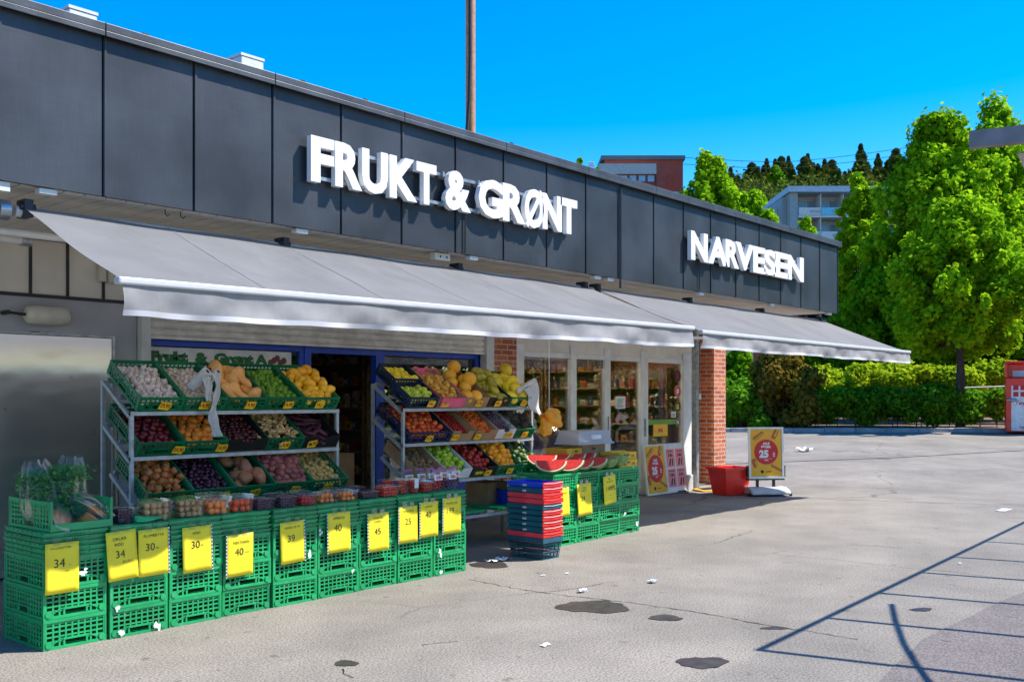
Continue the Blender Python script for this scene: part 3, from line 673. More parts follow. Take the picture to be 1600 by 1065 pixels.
# ================================================================== CRATES
def lattice(b, W, H, n, face_, slot=True):
    # a panel W wide (u), H tall (v); face_(u0,u1,v0,v1,d0,d1) writes one bar, d = depth outward
    f = face_
    f(-W/2, W/2, H-.022, H, 0, .010); f(-W/2, W/2, 0, .018, 0, .010)
    f(-W/2, -W/2+.022, .018, H-.022, 0, .007); f(W/2-.022, W/2, .018, H-.022, 0, .007)
    x0, x1 = -W/2+.022, W/2-.022; step = (x1-x0)/n; sw = .068
    for i in range(1, n):
        x = x0+i*step; lo = .018
        if slot and abs(x) < sw: lo = .062
        f(x-.0058, x+.0058, lo, H-.022, 0, .005)
    rows = max(2, int((H-.04)/.032)); 
    for j in range(1, rows+1):
        z = .018+j*(H-.040)/(rows+1)
        if slot and z < .07: f(x0, -sw, z-.0055, z+.0055, 0, .004); f(sw, x1, z-.0055, z+.0055, 0, .004)
        else: f(x0, x1, z-.0055, z+.0055, 0, .004)
    if slot:
        f(-sw-.012, sw+.012, .052, .064, -.003, .012); f(-sw-.012, -sw, .018, .052, -.003, .010); f(sw, sw+.012, .018, .052, -.003, .010)
        for s in (-1, 1):
            for k in range(5):                       # diagonal rib from slot to corner
                u = s*(sw+.02+k*.017); f(u-.009, u+.009, .056-k*.007, .064-k*.007, 0, .008)
    # blind back ribs (upper solid part)
    f(x0, x1, H*.80, H-.022, -.004, .0015)
def bossd(b, M, x, z, y, r=.022):
    b.add([(x+r*math.cos(2*PI*k/10), y, z+r*math.sin(2*PI*k/10)) for k in range(10)]+[(x+r*math.cos(2*PI*k/10), y+.006, z+r*math.sin(2*PI*k/10)) for k in range(10)],
          [tuple(range(10))]+[(k, 10+k, 10+(k+1) % 10, (k+1) % 10) for k in range(10)], M)
def make_crate(w, d, h, material, name='crate'):
    """origin at front-left bottom corner: x 0..w, y 0..d"""
    t = thing(name, None, 'crate')
    b = B(); b.box(.006, w-.006, .006, d-.006, .004, .012)
    for i in range(9): b.box(.01+i*(w-.03)/8.5, .018+i*(w-.03)/8.5, .008, d-.008, .012, .018)
    for (x, y) in ((0, 0), (w-.016, 0), (0, d-.016), (w-.016, d-.016)): b.box(x, x+.016, y, y+.016, 0, h)
    b.build('base', material, t)
    for s in (0, 1):
        b = B(); Y = .0015 if s == 0 else d-.0015; sg = -1 if s == 0 else 1
        lattice(b, w-.002, h-.002, 9, lambda u0, u1, v0, v1, d0, d1: b.box(w/2+u0, w/2+u1, min(Y-sg*(.008-d0)*1.0-sg*0, Y-sg*(.008-d1)), max(Y-sg*(.008-d0), Y-sg*(.008-d1)), .001+v0, .001+v1))
        if s == 0: bossd(b, None, .033, .033, -.006); bossd(b, None, w-.033, .033, -.006)
        b.build('end_panel', material, t)
    for s in (0, 1):
        b = B(); X = .0015 if s == 0 else w-.0015; sg = -1 if s == 0 else 1
        lattice(b, d-.03, h-.004, 13, lambda u0, u1, v0, v1, d0, d1: b.box(min(X-sg*(.008-d0), X-sg*(.008-d1)), max(X-sg*(.008-d0), X-sg*(.008-d1)), d/2+u0, d/2+u1, .002+v0, .002+v1))
        b.build('side_panel', material, t)
    return t
def make_folded(w, d, h):
    b = B(); b.box(.004, w-.004, .006, d-.006, 0, h*.45); b.box(.0, w, 0, d, h*.45, h-.004)
    b.box(.0, .12, -.006, -.0005, h*.4, h-.006); b.box(w-.12, w, -.006, -.0005, h*.4, h-.006); b.box(.15, w-.15, -.004, -.0005, h*.5, h-.008)
    for i in range(8): b.box(.135+i*.017, .143+i*.017, -.005, -.0005, .002, h*.44)
    for k in range(8): b.box(-.005, -.0005, .03+k*.07, .075+k*.07, h*.45, h-.006)
    for k in range(12): b.box(.01, w-.01, .02+k*.047, .04+k*.047, h-.004, h-.0005)
    return b
CW, CD, CH, FH = .414, .592, .193, .033
crate_src = make_crate(CW, CD, CH, M_['crate_green']); folded_me = make_folded(CW, CD, FH).mesh('folded_crate', M_['folded_green'])
used = {'crate': False}
def place_crate(x, y, z, label, group, rz=0):
    if not used['crate']: c = crate_src; used['crate'] = True
    else: c = dup(crate_src)
    c.location = (x, y, z); c.rotation_euler = (0, 0, rz); tag(c, label, 'crate', group); return c
def place_folded(x, y, z, label, group, rz=0):
    o = bpy.data.objects.new('folded_crate', folded_me); col.objects.link(o); o.location = (x, y, z); o.rotation_euler = (0, 0, rz)
    return tag(o, label, 'crate', group)
YC = 6.27
ordn = ['lowest', 'second from the ground', 'third from the ground', 'fourth from the ground', 'fifth from the ground']
fold = ['lowest folded layer', 'second folded layer', 'third folded layer', 'fourth folded layer', 'topmost folded layer']
sname = ['the left corner stack', 'the DRUER card stack', 'the KIWI card stack', 'the NEKTARIN card stack', 'the 39 card stack',
         'the APRIKOS card stack', 'the 45 card stack', 'the JORDBÆR card stack', 'the 199 card stack']
X0 = 2.765; SX = .429; TOP1 = CH*3+FH*5
for s in range(9):
    x = X0+s*SX; dy = R.uniform(-.012, .012)
    for k in range(3):
        tilt = 0
        place_crate(x+R.uniform(-.004, .004), YC+dy+R.uniform(-.006, .006), k*CH, 'green plastic crate, '+ordn[k]+' in '+sname[s], 'open green crates of the long stall row', R.uniform(-.006, .006))
    for k in range(5):
        place_folded(x+R.uniform(-.006, .006), YC+dy+R.uniform(-.012, .008), 3*CH+k*FH, 'flat folded green crate, '+fold[k]+' of '+sname[s], 'folded green crates of the long stall row', R.uniform(-.008, .008))
top_crate = place_crate(X0+.04, YC+.0, TOP1, 'green open crate holding bagged carrots on the left corner stack', 'open green crates of the long stall row', .02)
YG = 6.55; XG = 8.24; SG = .428; TOP2 = CH*4
gname = ['the stall stack behind the shopping baskets', 'the watermelon stack with the 24 card', 'the watermelon stack with the 149 card', 'the stack under the yellow fruit boxes']
for s in range(4):
    dy = R.uniform(-.02, .02)
    for k in range(4):
        place_crate(XG+s*SG+R.uniform(-.006, .006), YG+dy+R.uniform(-.01, .01), k*CH, 'green plastic crate, '+ordn[k]+' in '+gname[s], 'green crates of the watermelon stall', R.uniform(-.015, .015))
# ------------------------------------------------------------------ white peeled stickers on crates
sticker_v = []
def scrap(px, py, Y, w, h, seed, lab):
    q = at(px, py, Y); r = random.Random(seed); b = B(); M = face(q.x, Y, q.z)
    w *= .45; h *= .6
    for k in range(5):
        cx, cy = r.uniform(-w/2, w/2), r.uniform(-h/2, h/2)
        b.poly([(cx+r.uniform(.2, 1)*w*.55*math.cos(t), cy+r.uniform(.2, 1)*h*.5*math.sin(t), .0004*k) for t in (0, .7, 1.5, 2.3, 3.1, 4, 4.8, 5.5)], M)
    tag(b.build('torn_label', M_['litter'], origin=tuple(q)), lab, 'paper scrap')
for i, (px, py, w, h, lab) in enumerate([(188, 990, .10, .06, 'torn white label at the left of the lowest crate under the DRUER card'), (246, 978, .07, .09, 'torn white label at the right of the lowest crate under the PLOMERTYR card'),
    (183, 951, .06, .05, 'small torn white label on the second crate under the DRUER card'), (688, 862, .06, .10, 'tall white label left on the crate below the 199 card'), (689, 906-14, .06, .05, 'small white scrap at the bottom crate below the 199 card'),
    (551, 893, .05, .05, 'white scrap on crate below and right of the APRIKOS card'), (484, 866, .05, .08, 'white scrap right of the yellow 39 card'), (131, 893, .10, .06, 'grey white label right of the GULLERØTTER card'), (501, 831, .06, .06, 'grey scrap left of the APRIKOS card')]):
    scrap(px, py, YC-.02, w, h, i, lab)
for i, (px, py, w, h, lab) in enumerate([(995, 818, .10, .08, 'white scrap on the lowest crate at the right stall end'), (976, 803, .10, .05, 'pale scrap on the second crate at the right stall end'), (989, 728, .04, .04, 'small white sticker high on the right stall end')]):
    scrap(px, py, YG-.035, w, h, 40+i, lab)
# ------------------------------------------------------------------ yellow price cards
def card(px0, px1, py0, py1, Y, lines, label, roll=0, spine=0, h_price=.06):
    q0 = at(px0, py0, Y); q1 = at(px1, py0, Y); q2 = at((px0+px1)/2, py1, Y)
    w = q1.x-q0.x; h = max(q0.z-q2.z, w*1.35); cx = (q0.x+q1.x)/2; cz = q0.z-h/2
    t = thing('price_card', label, 'price card', (cx, Y, cz)); M = face(cx, Y, cz, 0, R.uniform(-.03, .03), roll)
    b = B(); b.grid(lambda u, v: ((u-.5)*w, (v-.5)*h, .003+.0012*math.sin(u*5+px0)), 8, 8, M); b.build('card', M_['yellow_card'], t, solid=.001)
    b = B()
    for (s, u, v, hh) in lines: text(b, s, M, u*w, v*h, hh*h, bold=.0, z=.0052, maxw=w*.86)
    b.build('lettering', M_['ink'], t)
    b = B(); b.box(-w*.28, -w*.06, h*.45, h*.62, .0055, .0065, M); b.box(w*.1, w*.3, h*.46, h*.6, .0055, .0065, M); b.build('tape', M_['clear'], t)
    if spine:
        b = B()
        for k in range(12): b.box(spine*w*.49-.003, spine*w*.49+.003, -h*.48+k*h*.082, -h*.48+k*h*.082+h*.05, .0068, .0078, M)
        b.box(spine*w*.49-.005, spine*w*.49+.005, -h/2, h/2, .0055, .0065, M, 1); b.build('punched_edge', [M_['ink'], M_['paper']], t)
YS = YC-.028
card(70, 123, 850, 926, YS, [('GULLERØTTER', -.05, .40, .045), ('34', -.08, .10, .17), ('kg', .22, .05, .03), ('bunt', .15, -.06, .03)], 'yellow card reading GULLERØTTER 34 on the corner stack', .0)
card(167, 214, 831, 905, YS, [('DRUER', -.05, .34, .065), ('RØD', -.08, .23, .065), ('34', -.06, .03, .15), ('KURV', .18, -.14, .06)], 'tilted yellow card reading DRUER RØD 34 KURV', .055)
card(216, 264, 828, 898, YS-.002, [('PLOMERTYR', .0, .36, .06), ('30', -.12, .12, .16), ('PK.', .12, .08, .04)], 'yellow card reading PLOMERTYR 30', .02, 1)
card(285, 331, 824, 892, YS, [('KIWI', -.02, .35, .06), ('30', -.06, .10, .16), ('PK.', .17, .07, .04)], 'yellow card reading KIWI 30', .02, 1)
card(353, 395, 836, 898, YS, [('NEKTARIN', .05, .30, .065), ('40', -.02, .08, .17), ('KURV', .28, .05, .03)], 'yellow card reading NEKTARIN 40', .01, -1)
card(438, 476, 816, 879, YS, [('MORELLER PK', .0, .36, .05), ('39', -.06, .10, .16)], 'yellow card reading MORELLER PK 39', .04, 1)
card(511, 547, 802, 862, YS, [('APRIKOS', .0, .36, .065), ('40', -.04, .12, .17)], 'yellow card reading APRIKOS 40', .01, -1)
card(574, 607, 803, 860, YS, [('TOMATER', .0, .37, .055), ('CHERRY', .0, .28, .05), ('45', -.03, .02, .16), ('pk', .24, -.02, .03)], 'yellow card reading TOMATER CHERRY 45', .01, -1)
card(622, 652, 792, 847, YS, [('TOMATTYR', .0, .36, .055), ('25', .0, .08, .17)], 'yellow card reading TOMATTYR 25', -.01, -1)
card(655, 684, 785, 838, YS-.002, [('JORDBÆR', .0, .36, .06), ('40', -.03, .14, .17), ('pk', .25, .1, .03)], 'yellow card reading JORDBÆR 40', .01, -1)
card(691, 720, 778, 829, YS, [('MORELLER', .0, .34, .065), ('199', -.08, .14, .16), ('KG', .28, .1, .03)], 'yellow card reading MORELLER 199', .01, -1)
card(875, 889, 762, 806, YG-.045, [('VANN', .0, .3, .06)], 'yellow card half hidden behind the shopping baskets', .03)
card(902, 924, 756, 801, YG-.045, [('VANN', .0, .36, .05), ('MELON', .0, .28, .05), ('24', -.1, .04, .14)], 'yellow card reading 24 on the watermelon crates', .05)
card(943, 962, 743, 783, YG-.045, [('HEL', .0, .38, .05), ('VANNMELON', .0, .28, .05), ('149PL', .1, .04, .17), ('-', .0, -.2, .02)], 'tilted yellow card reading 149PL on the watermelon crates', .09)
# ================================================================== RACKS
TILT = math.radians(33); YR = 7.2
def rack(x0, x1, name, label, tiers):
    t = thing(name, label, 'display rack', ((x0+x1)/2, YR, 0))
    yb = YR+.42; rs = .028
    for x in (x0-.04, x1+.01):
        b = B(); b.box(x, x+rs, YR-rs, YR, 0, tiers[0]-.002); b.build('post', M_['rack_grey'], t)
        b = B(); b.box(x, x+rs, yb, yb+rs, 0, tiers[0]+.245); b.build('rear_post', M_['rack_grey'], t)
    for i, z in enumerate(tiers):
        fw = .12 if i == 2 else 0
        b = B(); b.box(x0-.04, x1+.04, YR-.02-fw-.012, YR-.02-fw+.016 if 0 else YR-.032-fw+.028, z-.034, z-.004)
        b.build('front_rail', M_['rack_grey'], t)
        b = B()
        Mx = Matrix.Translation((0, YR-fw, z-.03)) @ Matrix.Rotation(TILT, 4, 'X')
        for x in (x0-.04, x1+.01): b.box(x+.002, x+rs-.002, .0, .50, -.03, 0, Mx)
        for k in range(1, 3): b.box(x0-.01, x1+.01, k*.24, k*.24+.025, -.012, .02, Mx)
        b.build('side_rail', M_['rack_grey'], t)
    return t
R1a, R1b = 3.86, 5.82; R2a, R2b = 6.70, 8.64
TI = (1.49, 1.14, .76)
rack(R1a, R1b, 'display_rack', 'grey metal three-tier rack of vegetables left of the shop doorway', TI)
t = rack(R2a, R2b, 'display_rack', 'grey metal three-tier rack of fruit right of the shop doorway', TI)
b = B(); b.box(R2a-.01, R2b+.01, YR-.13, YR-.10, .33, .36); b.box(R2a-.01, R2b+.01, YR+.38, YR+.41, .35, .38); b.build('lower_rail', M_['rack_grey'], t)
# produce shapes -------------------------------------------------------
def ball(r, n=12, m=8, sx=1, sy=1, sz=1, dimp=0, seed=0, lump=0):
    b = B(); rr = random.Random(seed); ph = [rr.uniform(0, 6) for _ in range(6)]
    pr = []
    for j in range(m+1):
        t = PI*j/m; pr.append((max(1e-4, math.sin(t)), -math.cos(t)))
    v = []; f = []
    for (q, z) in pr:
        for k in range(n):
            a = 2*PI*k/n; x, y = q*math.cos(a), q*math.sin(a)
            s = 1+lump*(math.sin(3*x+ph[0])*math.sin(3*y+ph[1])+.6*math.sin(5*z+ph[2]+2*x))-dimp*max(0, abs(z)-.8)*2
            v.append((x*r*s*sx, y*r*s*sy, z*r*s*sz))
    for i in range(m):
        for k in range(n): f.append((i*n+k, i*n+(k+1) % n, (i+1)*n+(k+1) % n, (i+1)*n+k))
    b.add(v, f, None, 0, True); return b
def bulb(r, tip, ribs=0):
    b = B(); b.lathe([(.0005, -r*.80), (r*.5, -r*.76), (r*.9, -r*.4), (r, 0), (r*.88, r*.42), (r*.5, r*.75), (r*.18, r*.98), (r*.12, r*(1+tip)), (.0005, r*(1.02+tip))], 12, ribs=ribs, amp=.06 if ribs else 0); return b
def butternut(L_, r):
    b = B(); p = []
    for i in range(13):
        u = i/12; rr = r*(1.0*math.exp(-((u-.20)/.20)**2)+.60/(1+math.exp((u-.93)*26))*(1-math.exp(-u*9)))
        p.append((max(.001, rr*min(1, (1-u)*14)), (u-.5)*L_))
    p.append((.012, L_*.5+.012)); M = Matrix.Rotation(PI/2, 4, 'Y'); b.lathe(p, 14, M); return b
def gingerb(seed):
    r = random.Random(seed); b = B(); p = Vector((0, 0, 0)); d = Vector((1, 0, 0))
    for k in range(3):
        e = p+Vector((r.uniform(.02, .045), r.uniform(-.03, .03), r.uniform(-.01, .01))); mid = (p+e)/2; rr = r.uniform(.011, .017)
        b.tube([p-(e-p)*.1, p+(e-p)*.15, mid, p+(e-p)*.85, e+(e-p)*.1], [.004, rr, rr*.85, rr, .004], 8); p = mid+Vector((r.uniform(-.02, .02), r.uniform(-.02, .02), 0))
    return b
def banana_like(r): 
    b = B(); b.tube([(-.08, 0, 0), (-.05, .008, 0), (0, .014, 0), (.05, .008, 0), (.08, 0, 0)], [r*.25, r*.9, r, r*.9, r*.25], 8); return b
def artich():
    b = B()
    for j in range(6):
        for k in range(9):
            a = 2*PI*k/9+j*.35; rr = .045*math.cos(j/6*1.35); z = -.02+j*.014
            M = Matrix.Translation((rr*math.cos(a), rr*math.sin(a), z)) @ Matrix.Rotation(a, 4, 'Z') @ Matrix.Rotation(-.5+j*.12, 4, 'Y')
            b.add([(-.004, -.016, 0), (.006, 0, -.01), (-.004, .016, 0), (.004, 0, .034), (-.012, 0, .01)], [(0, 1, 3), (1, 2, 3), (0, 3, 4), (2, 4, 3)], M)
    return b
SH = dict(garlic=[(bulb(.027, .25, 7), 0)], shallot=[(bulb(.020, .3), 0)], butternut=[(butternut(.27, .055), 0), (butternut(.23, .06), 0)],
          lime=[(ball(.026, sz=1, sx=1.12), 0)], mango=[(ball(.045, sx=1.28, sy=.95, sz=.85, lump=.04), 0), (ball(.042, lump=.05, seed=3), 0)], redonion=[(bulb(.034, .2), 0)],
          clementine=[(ball(.036, sz=.86, dimp=.1), 0)], plum=[(ball(.023, sx=1.15), 0)], ginger=[(gingerb(k), 0) for k in range(4)], onion=[(bulb(.037, .3), 0)],
          purple=[(bulb(.026, .25), 0)], sweetpotato=[(ball(.055, sx=1.5, lump=.12, seed=k), 0) for k in range(3)], redpotato=[(ball(.034, sx=1.4, lump=.07, seed=k), 0) for k in range(3)],
          potato=[(ball(.021, sx=1.5, lump=.06, seed=k), 0) for k in range(2)], lemon=[(ball(.032, sx=1.3, lump=.02), 0)], pear=[(ball(.032, sx=1.12, lump=.06), 0)],
          apple_mix=[(ball(.032, sz=.9, dimp=.15), 0)], melon=[(ball(.078, n=16, m=12, sz=.97), 0)], papaya=[(ball(.055, sx=1.75, lump=.03, n=14), 0)], yellowmelon=[(ball(.068, sx=1.25, n=16, m=12), 0)],
          nectarine=[(ball(.034, sz=.92, dimp=.1), 0)], cherry=[(ball(.013, 8, 6), 0)], chili=[(ball(.017, 8, 6, sx=1.5, lump=.1), 0)], grape=[(ball(.013, 8, 6), 0)], artichoke=[(artich(), 0)],
          kiwi=[(ball(.026, sx=1.25), 0)], greenapple=[(ball(.035, sz=.9, dimp=.15), 0)], redapple=[(ball(.035, sz=.88, dimp=.15), 0)], orange=[(ball(.039, sz=.95), 0)], avocado=[(ball(.031, sx=1.2, lump=.04), 0)],
          beet=[(banana_like(.022), 0)], carrot=[(butternut(.17, .012), 0)])
PM = {k: [x[0].mesh(k, M_[k]) for x in v] for k, v in SH.items()}
names = dict(garlic='garlic_bulb', shallot='shallot', butternut='butternut_squash', lime='lime', mango='mango', redonion='red_onion', clementine='clementine', plum='plum', ginger='ginger_root', onion='onion', purple='purple_onion',
             sweetpotato='sweet_potato', redpotato='red_potato', potato='potato', lemon='lemon', pear='pear', apple_mix='apple', melon='melon', papaya='papaya', yellowmelon='yellow_melon', nectarine='nectarine', cherry='cherry', chili='pepper',
             grape='grape', artichoke='artichoke', kiwi='kiwi_fruit', greenapple='green_apple', redapple='red_apple', orange='orange_fruit', avocado='avocado', beet='rhubarb_stalk')
nprod = [0]
def fill(kind, M, w, d, base, step, where, group, mound=.02, second=.45, tumble=True, sy=None, skip=None, r0=.0):
    """lay produce in a tray of local size w x d under matrix M"""
    sy = sy or step*.88; j = 0; y = step*.5+.012; adj = []
    label = where
    def put(x, y, z):
        o = bpy.data.objects.new(names[kind], R.choice(PM[kind])); col.objects.link(o)
        rot = Matrix.Rotation(R.uniform(0, 6.28), 4, 'Z') @ Matrix.Rotation(R.uniform(-.5, .5) if not tumble else R.uniform(-1.4, 1.4), 4, 'X') @ Matrix.Rotation(R.uniform(-.4, .4), 4, 'Y')
        s = R.uniform(.88, 1.1); o.matrix_world = M @ Matrix.Translation((x, y, z)) @ rot @ Matrix.Scale(s, 4)
        tag(o, label, names[kind].replace('_', ' '), group); nprod[0] += 1
    while y < d-step*.45:
        x = step*.5+.012+(step*.5 if j % 2 else 0)
        while x < w-step*.4:
            u, v = x/w, y/d; z = base+mound*math.sin(PI*min(max(u, 0), 1))*math.sin(PI*min(max(v, 0), 1))
            if not (skip and R.random() < skip): put(x+R.uniform(-.12, .12)*step, y+R.uniform(-.12, .12)*step, z+R.uniform(-.1, .1)*step)
            if R.random() < second and .15 < u < .85 and .1 < v < .9: put(x+step*.5, y+sy*.4, z+step*.52)
            x += step
        y += sy; j += 1
tray_cache = {}
def tray(w, d, h, kind):
    k = (round(w, 3), round(d, 3), round(h, 3), kind)
    if k in tray_cache: return dup(tray_cache[k])
    if kind in ('green', 'navy'): t = make_crate(w, d, h, M_['crate_green_shaded' if kind == 'green' else 'crate_navy'], 'crate')
    else:
        mm = {'card': 'card', 'black': 'black', 'white': 'card_white', 'yellow': 'card_yellow'}[kind]
        t = thing('cardboard_box', None, 'box')
        b = B(); b.box(0, w, 0, d, 0, .005); b.build('base', M_['card'], t)
        for s in (0, 1):
            b = B(); Y = 0 if s == 0 else d-.006; b.prism([(0, .005), (w, .005), (w, h), (w*.68, h), (w*.62, h*.72), (w*.38, h*.72), (w*.32, h), (0, h)], Y, Y+.006); b.build('end_panel', M_[mm], t)
            b = B(); X = 0 if s == 0 else w-.006; b.box(X, X+.006, .0065, d-.0065, .005, h); b.build('side_panel', M_[mm], t)
    tray_cache[k] = t; return t
def tier_matrix(x, tier, back=0.0, lift=0.0):
    fw = .12 if tier == 2 else 0
    return Matrix.Translation((x, YR-fw-.03, TI[tier]+.0)) @ Matrix.Rotation(TILT, 4, 'X') @ Matrix.Translation((0, back, lift))
def tagcard(x, tier, txt, label, w=.108, h=.07, dx=0.0, roll=None):
    q_ = tier_matrix(x, tier) @ Vector((0, -.022, .062)); Y = q_.y; z = q_.z
    roll = R.uniform(-.15, .15) if roll is None else roll
    t = thing('price_tag', label, 'price tag', (x, Y, z)); M = face(x, Y, z, 0, TILT*.8, roll)
    b = B(); b.prism([(-w/2, -h*.45), (w*.32, -h*.5), (w*.5, -h*.05), (w*.47, h*.5), (-w*.38, h*.45)], -.001, .001, Matrix.Translation((x, Y, z)) @ Matrix.Rotation(TILT*.8, 4, 'X') @ Matrix.Rotation(-roll, 4, 'Y')); b.build('card', M_['yellow_tag'], t)
    b = B(); text(b, txt, M, 0, 0, h*.62, bold=.03, z=.002, maxw=w*.82); b.build('lettering', M_['red_ink'], t)
def slot(x, tier, w, kind, box, where, price, step, base=.05, mound=.03, second=.45, d=.56, h=.125, back=0, crate_label=None, ptag=True, lift=0, skip=None, tumble=True, tagx=.6):
    M = tier_matrix(x, tier, back, lift); c = tray(w, d, h, box); c.matrix_world = M
    tag(c, crate_label or ('%s %s holding the %s' % ({'green': 'green', 'navy': 'dark blue', 'card': 'brown', 'black': 'black', 'white': 'white'}[box], 'crate' if box in ('green', 'navy') else 'cardboard box', where)), 'crate' if box in ('green', 'navy') else 'box')
    if kind: fill(kind, M, w, d, base, step, names[kind].replace('_', ' ')+' among the '+where, where, mound, second, tumble, skip=skip)
    if ptag and price: tagcard(x+w*tagx, tier, price, '%s tag at the %s' % (price, where))
    return M
W5 = .388; st = (R1b-R1a)/5
xs1 = [R1a+.004+i*st for i in range(5)]
slot(xs1[0], 0, W5, 'garlic', 'green', 'white garlic on the top shelf of the left rack', '29,90', .050, .055, .03, .6, tagx=.55)
slot(xs1[1], 0, W5, 'shallot', 'green', 'small pale shallots behind the bag roll', '14,90', .038, .045, .02, .6, tagx=.45)
Mb = slot(xs1[2], 0, W5, None, 'green', 'butternut squashes on the top shelf', '19,90', .05, tagx=.55)
for i, (u, v, rz, z, s) in enumerate([(.20, .44, .15, .06, 1), (.12, .30, -.9, .06, 1.1), (.30, .33, -.15, .075, 1.1), (.30, .17, 1.9, .07, 1.0), (.20, .16, -1.2, .06, 1), (.31, .45, .3, .07, 1.05), (.10, .14, -1.3, .06, .95), (.18, .47, .1, .11, 1), (.29, .30, -1.4, .12, 1)]):
    o = bpy.data.objects.new('butternut_squash', PM['butternut'][i % 2]); col.objects.link(o); o.matrix_world = Mb @ Matrix.Translation((u, v, z)) @ Matrix.Rotation(rz, 4, 'Z') @ Matrix.Scale(s, 4)
    tag(o, 'tan butternut squash in the middle crate of the top left rack shelf', 'squash', 'butternut squashes on the top shelf')
slot(xs1[3], 0, W5, 'lime', 'green', 'green limes on the top shelf', '19,90', .050, .045, .02, .35, tagx=.55)
slot(xs1[4], 0, W5, 'mango', 'green', 'orange-yellow mangoes on the top shelf', '16,-', .078, .06, .05, .6, tagx=.42)
slot(xs1[0], 1, W5, 'redonion', 'green', 'red onions on the middle shelf', '24,90', .064, .045, .02, .3, tagx=.85)
slot(xs1[1], 1, W5, 'clementine', 'green', 'orange clementines on the middle shelf', '24,90', .070, .045, .02, .3, tagx=.85)
slot(xs1[2], 1, W5, 'plum', 'black', 'dark plums on the middle shelf', None, .045, .045, .02, .4)
slot(xs1[3], 1, W5, 'ginger', 'green', 'ginger roots on the middle shelf', '24,90', .052, .050, .05, .9, tagx=.45)
slot(xs1[4], 1, W5, 'beet', 'black', 'dark rhubarb stalks on the middle shelf', '44,90', .07, .04, .02, .5, tagx=.2)
slot(xs1[0], 2, W5, 'onion', 'green', 'brown onions on the bottom shelf', '24,-', .070, .06, .05, .5, tagx=.85)
slot(xs1[1], 2, W5, 'purple', 'green', 'small purple onions on the bottom shelf', '24,-', .050, .045, .02, .4, tagx=.7)
slot(xs1[2], 2, W5, 'sweetpotato', 'green', 'sweet potatoes on the bottom shelf', '24,90', .13, .05, .02, .2, skip=.2, tagx=.45)
slot(xs1[3], 2, W5, 'redpotato', 'green', 'red potatoes heaped on the bottom shelf', '14,90', .066, .075, .07, .8, tagx=.5)
slot(xs1[4], 2, W5, 'potato', 'green', 'small yellow potatoes on the bottom shelf', '14,20', .048, .045, .02, .4, tagx=.4)
# right rack
xr = R2a+.01
slot(xr, 0, .39, 'pear', 'navy', 'green-yellow pears in the front blue crate', '44,-', .062, .05, .03, .4, d=.29, tagx=.75)
slot(xr+.005, 0, .38, 'lemon', 'navy', 'yellow lemons in the rear blue crate', None, .064, .055, .02, .3, d=.30, back=.30, lift=.03)
Mx = slot(xr+.41, 0, .37, 'apple_mix', 'card', 'mixed apples in the pink-lined box', '29,-', .062, .06, .04, .5, tagx=.25)
b = B(); b.grid(lambda u, v: (-.012+.394*u, -.015+.59*v+.008*math.sin(u*30), .132+.01*math.sin(u*17+v*9) if (u < .01 or u > .99 or v < .01 or v > .99) else .045), 14, 14, Mx)
fk = [i for i in range(len(b.f)) if (i % 14 in (0, 13) or i//14 in (0, 13))]; b.f = [b.f[i] for i in fk]; b.m = [0]*len(fk); b.sm = [True]*len(fk)
b.box(.02, .36, -.022, -.012, .02, .125, Mx); tag(b.build('lining', M_['pinklining'], origin=tuple(Mx.translation)), 'pink plastic lining hanging over the apple box', 'lining')
slot(xr+.80, 0, .36, 'melon', 'card', 'orange netted melons in the printed box', '29,90', .150, .08, .03, .3, tagx=.55)
slot(xr+1.17, 0, .34, 'papaya', 'black', 'green and yellow papayas on the top shelf', '34,-', .135, .06, .03, .4, tagx=.4)
slot(xr+1.52, 0, .40, 'yellowmelon', 'green', 'yellow melons at the right end of the top shelf', '29,-', .150, .07, .03, .4, tagx=.55)
slot(xr, 1, .58, 'nectarine', 'navy', 'red nectarines on the middle shelf', '29,90', .068, .05, .03, .45, tagx=.45)
slot(xr+.60, 1, .36, 'cherry', 'card', 'dark cherries in the brown box', '39,90', .030, .04, .015, .3, tagx=.1)
slot(xr+.92, 1, .38, 'chili', 'card', 'small orange peppers in the wooden tray', '19,-', .040, .055, .04, .5, tagx=.15)
slot(xr+1.30, 1, .30, 'grape', 'white', 'dark grapes in opened plastic bags', '39,90', .030, .06, .05, .6, tagx=.6)
slot(xr+1.61, 1, .32, 'artichoke', 'green', 'dark artichokes on the middle shelf', '24,-', .105, .06, .03, .3, tumble=False, tagx=.45)
slot(xr, 2, .36, 'kiwi', 'card', 'loose brown kiwis on the bottom shelf', None, .056, .045, .02, .3)
slot(xr+.38, 2, .38, 'greenapple', 'white', 'green apples in the tray', None, .070, .05, .03, .5)
slot(xr+.78, 2, .38, 'redapple', 'black', 'dark red apples in the black box', '24,-', .070, .05, .03, .45, tagx=.6)
slot(xr+1.17, 2, .38, 'orange', 'green', 'bright oranges on the bottom shelf', '24,-', .078, .065, .06, .7, tagx=.5)
slot(xr+1.56, 2, .37, 'avocado', 'green', 'dark green avocados on the bottom shelf', None, .064, .05, .04, .6)
b = B(); Mq = tier_matrix(xr+.78, 2); text(b, 'PEPIN', Mq @ Matrix.Rotation(PI/2, 4, 'X'), .12, .055, .04, bold=.04, z=.003, maxw=.17)
tag(b.build('box_lettering', M_['yellow_card'], tray_cache and [o for o in col.objects if o.get('label', '').startswith('black cardboard box holding the dark red apples')][0]), None)
o = [o for o in col.objects if o.name.startswith('box_lettering')][0]; Pm = o.parent
for v_ in o.data.vertices: v_.co = Pm.matrix_basis.inverted() @ (v_.co+origin0(Pm))
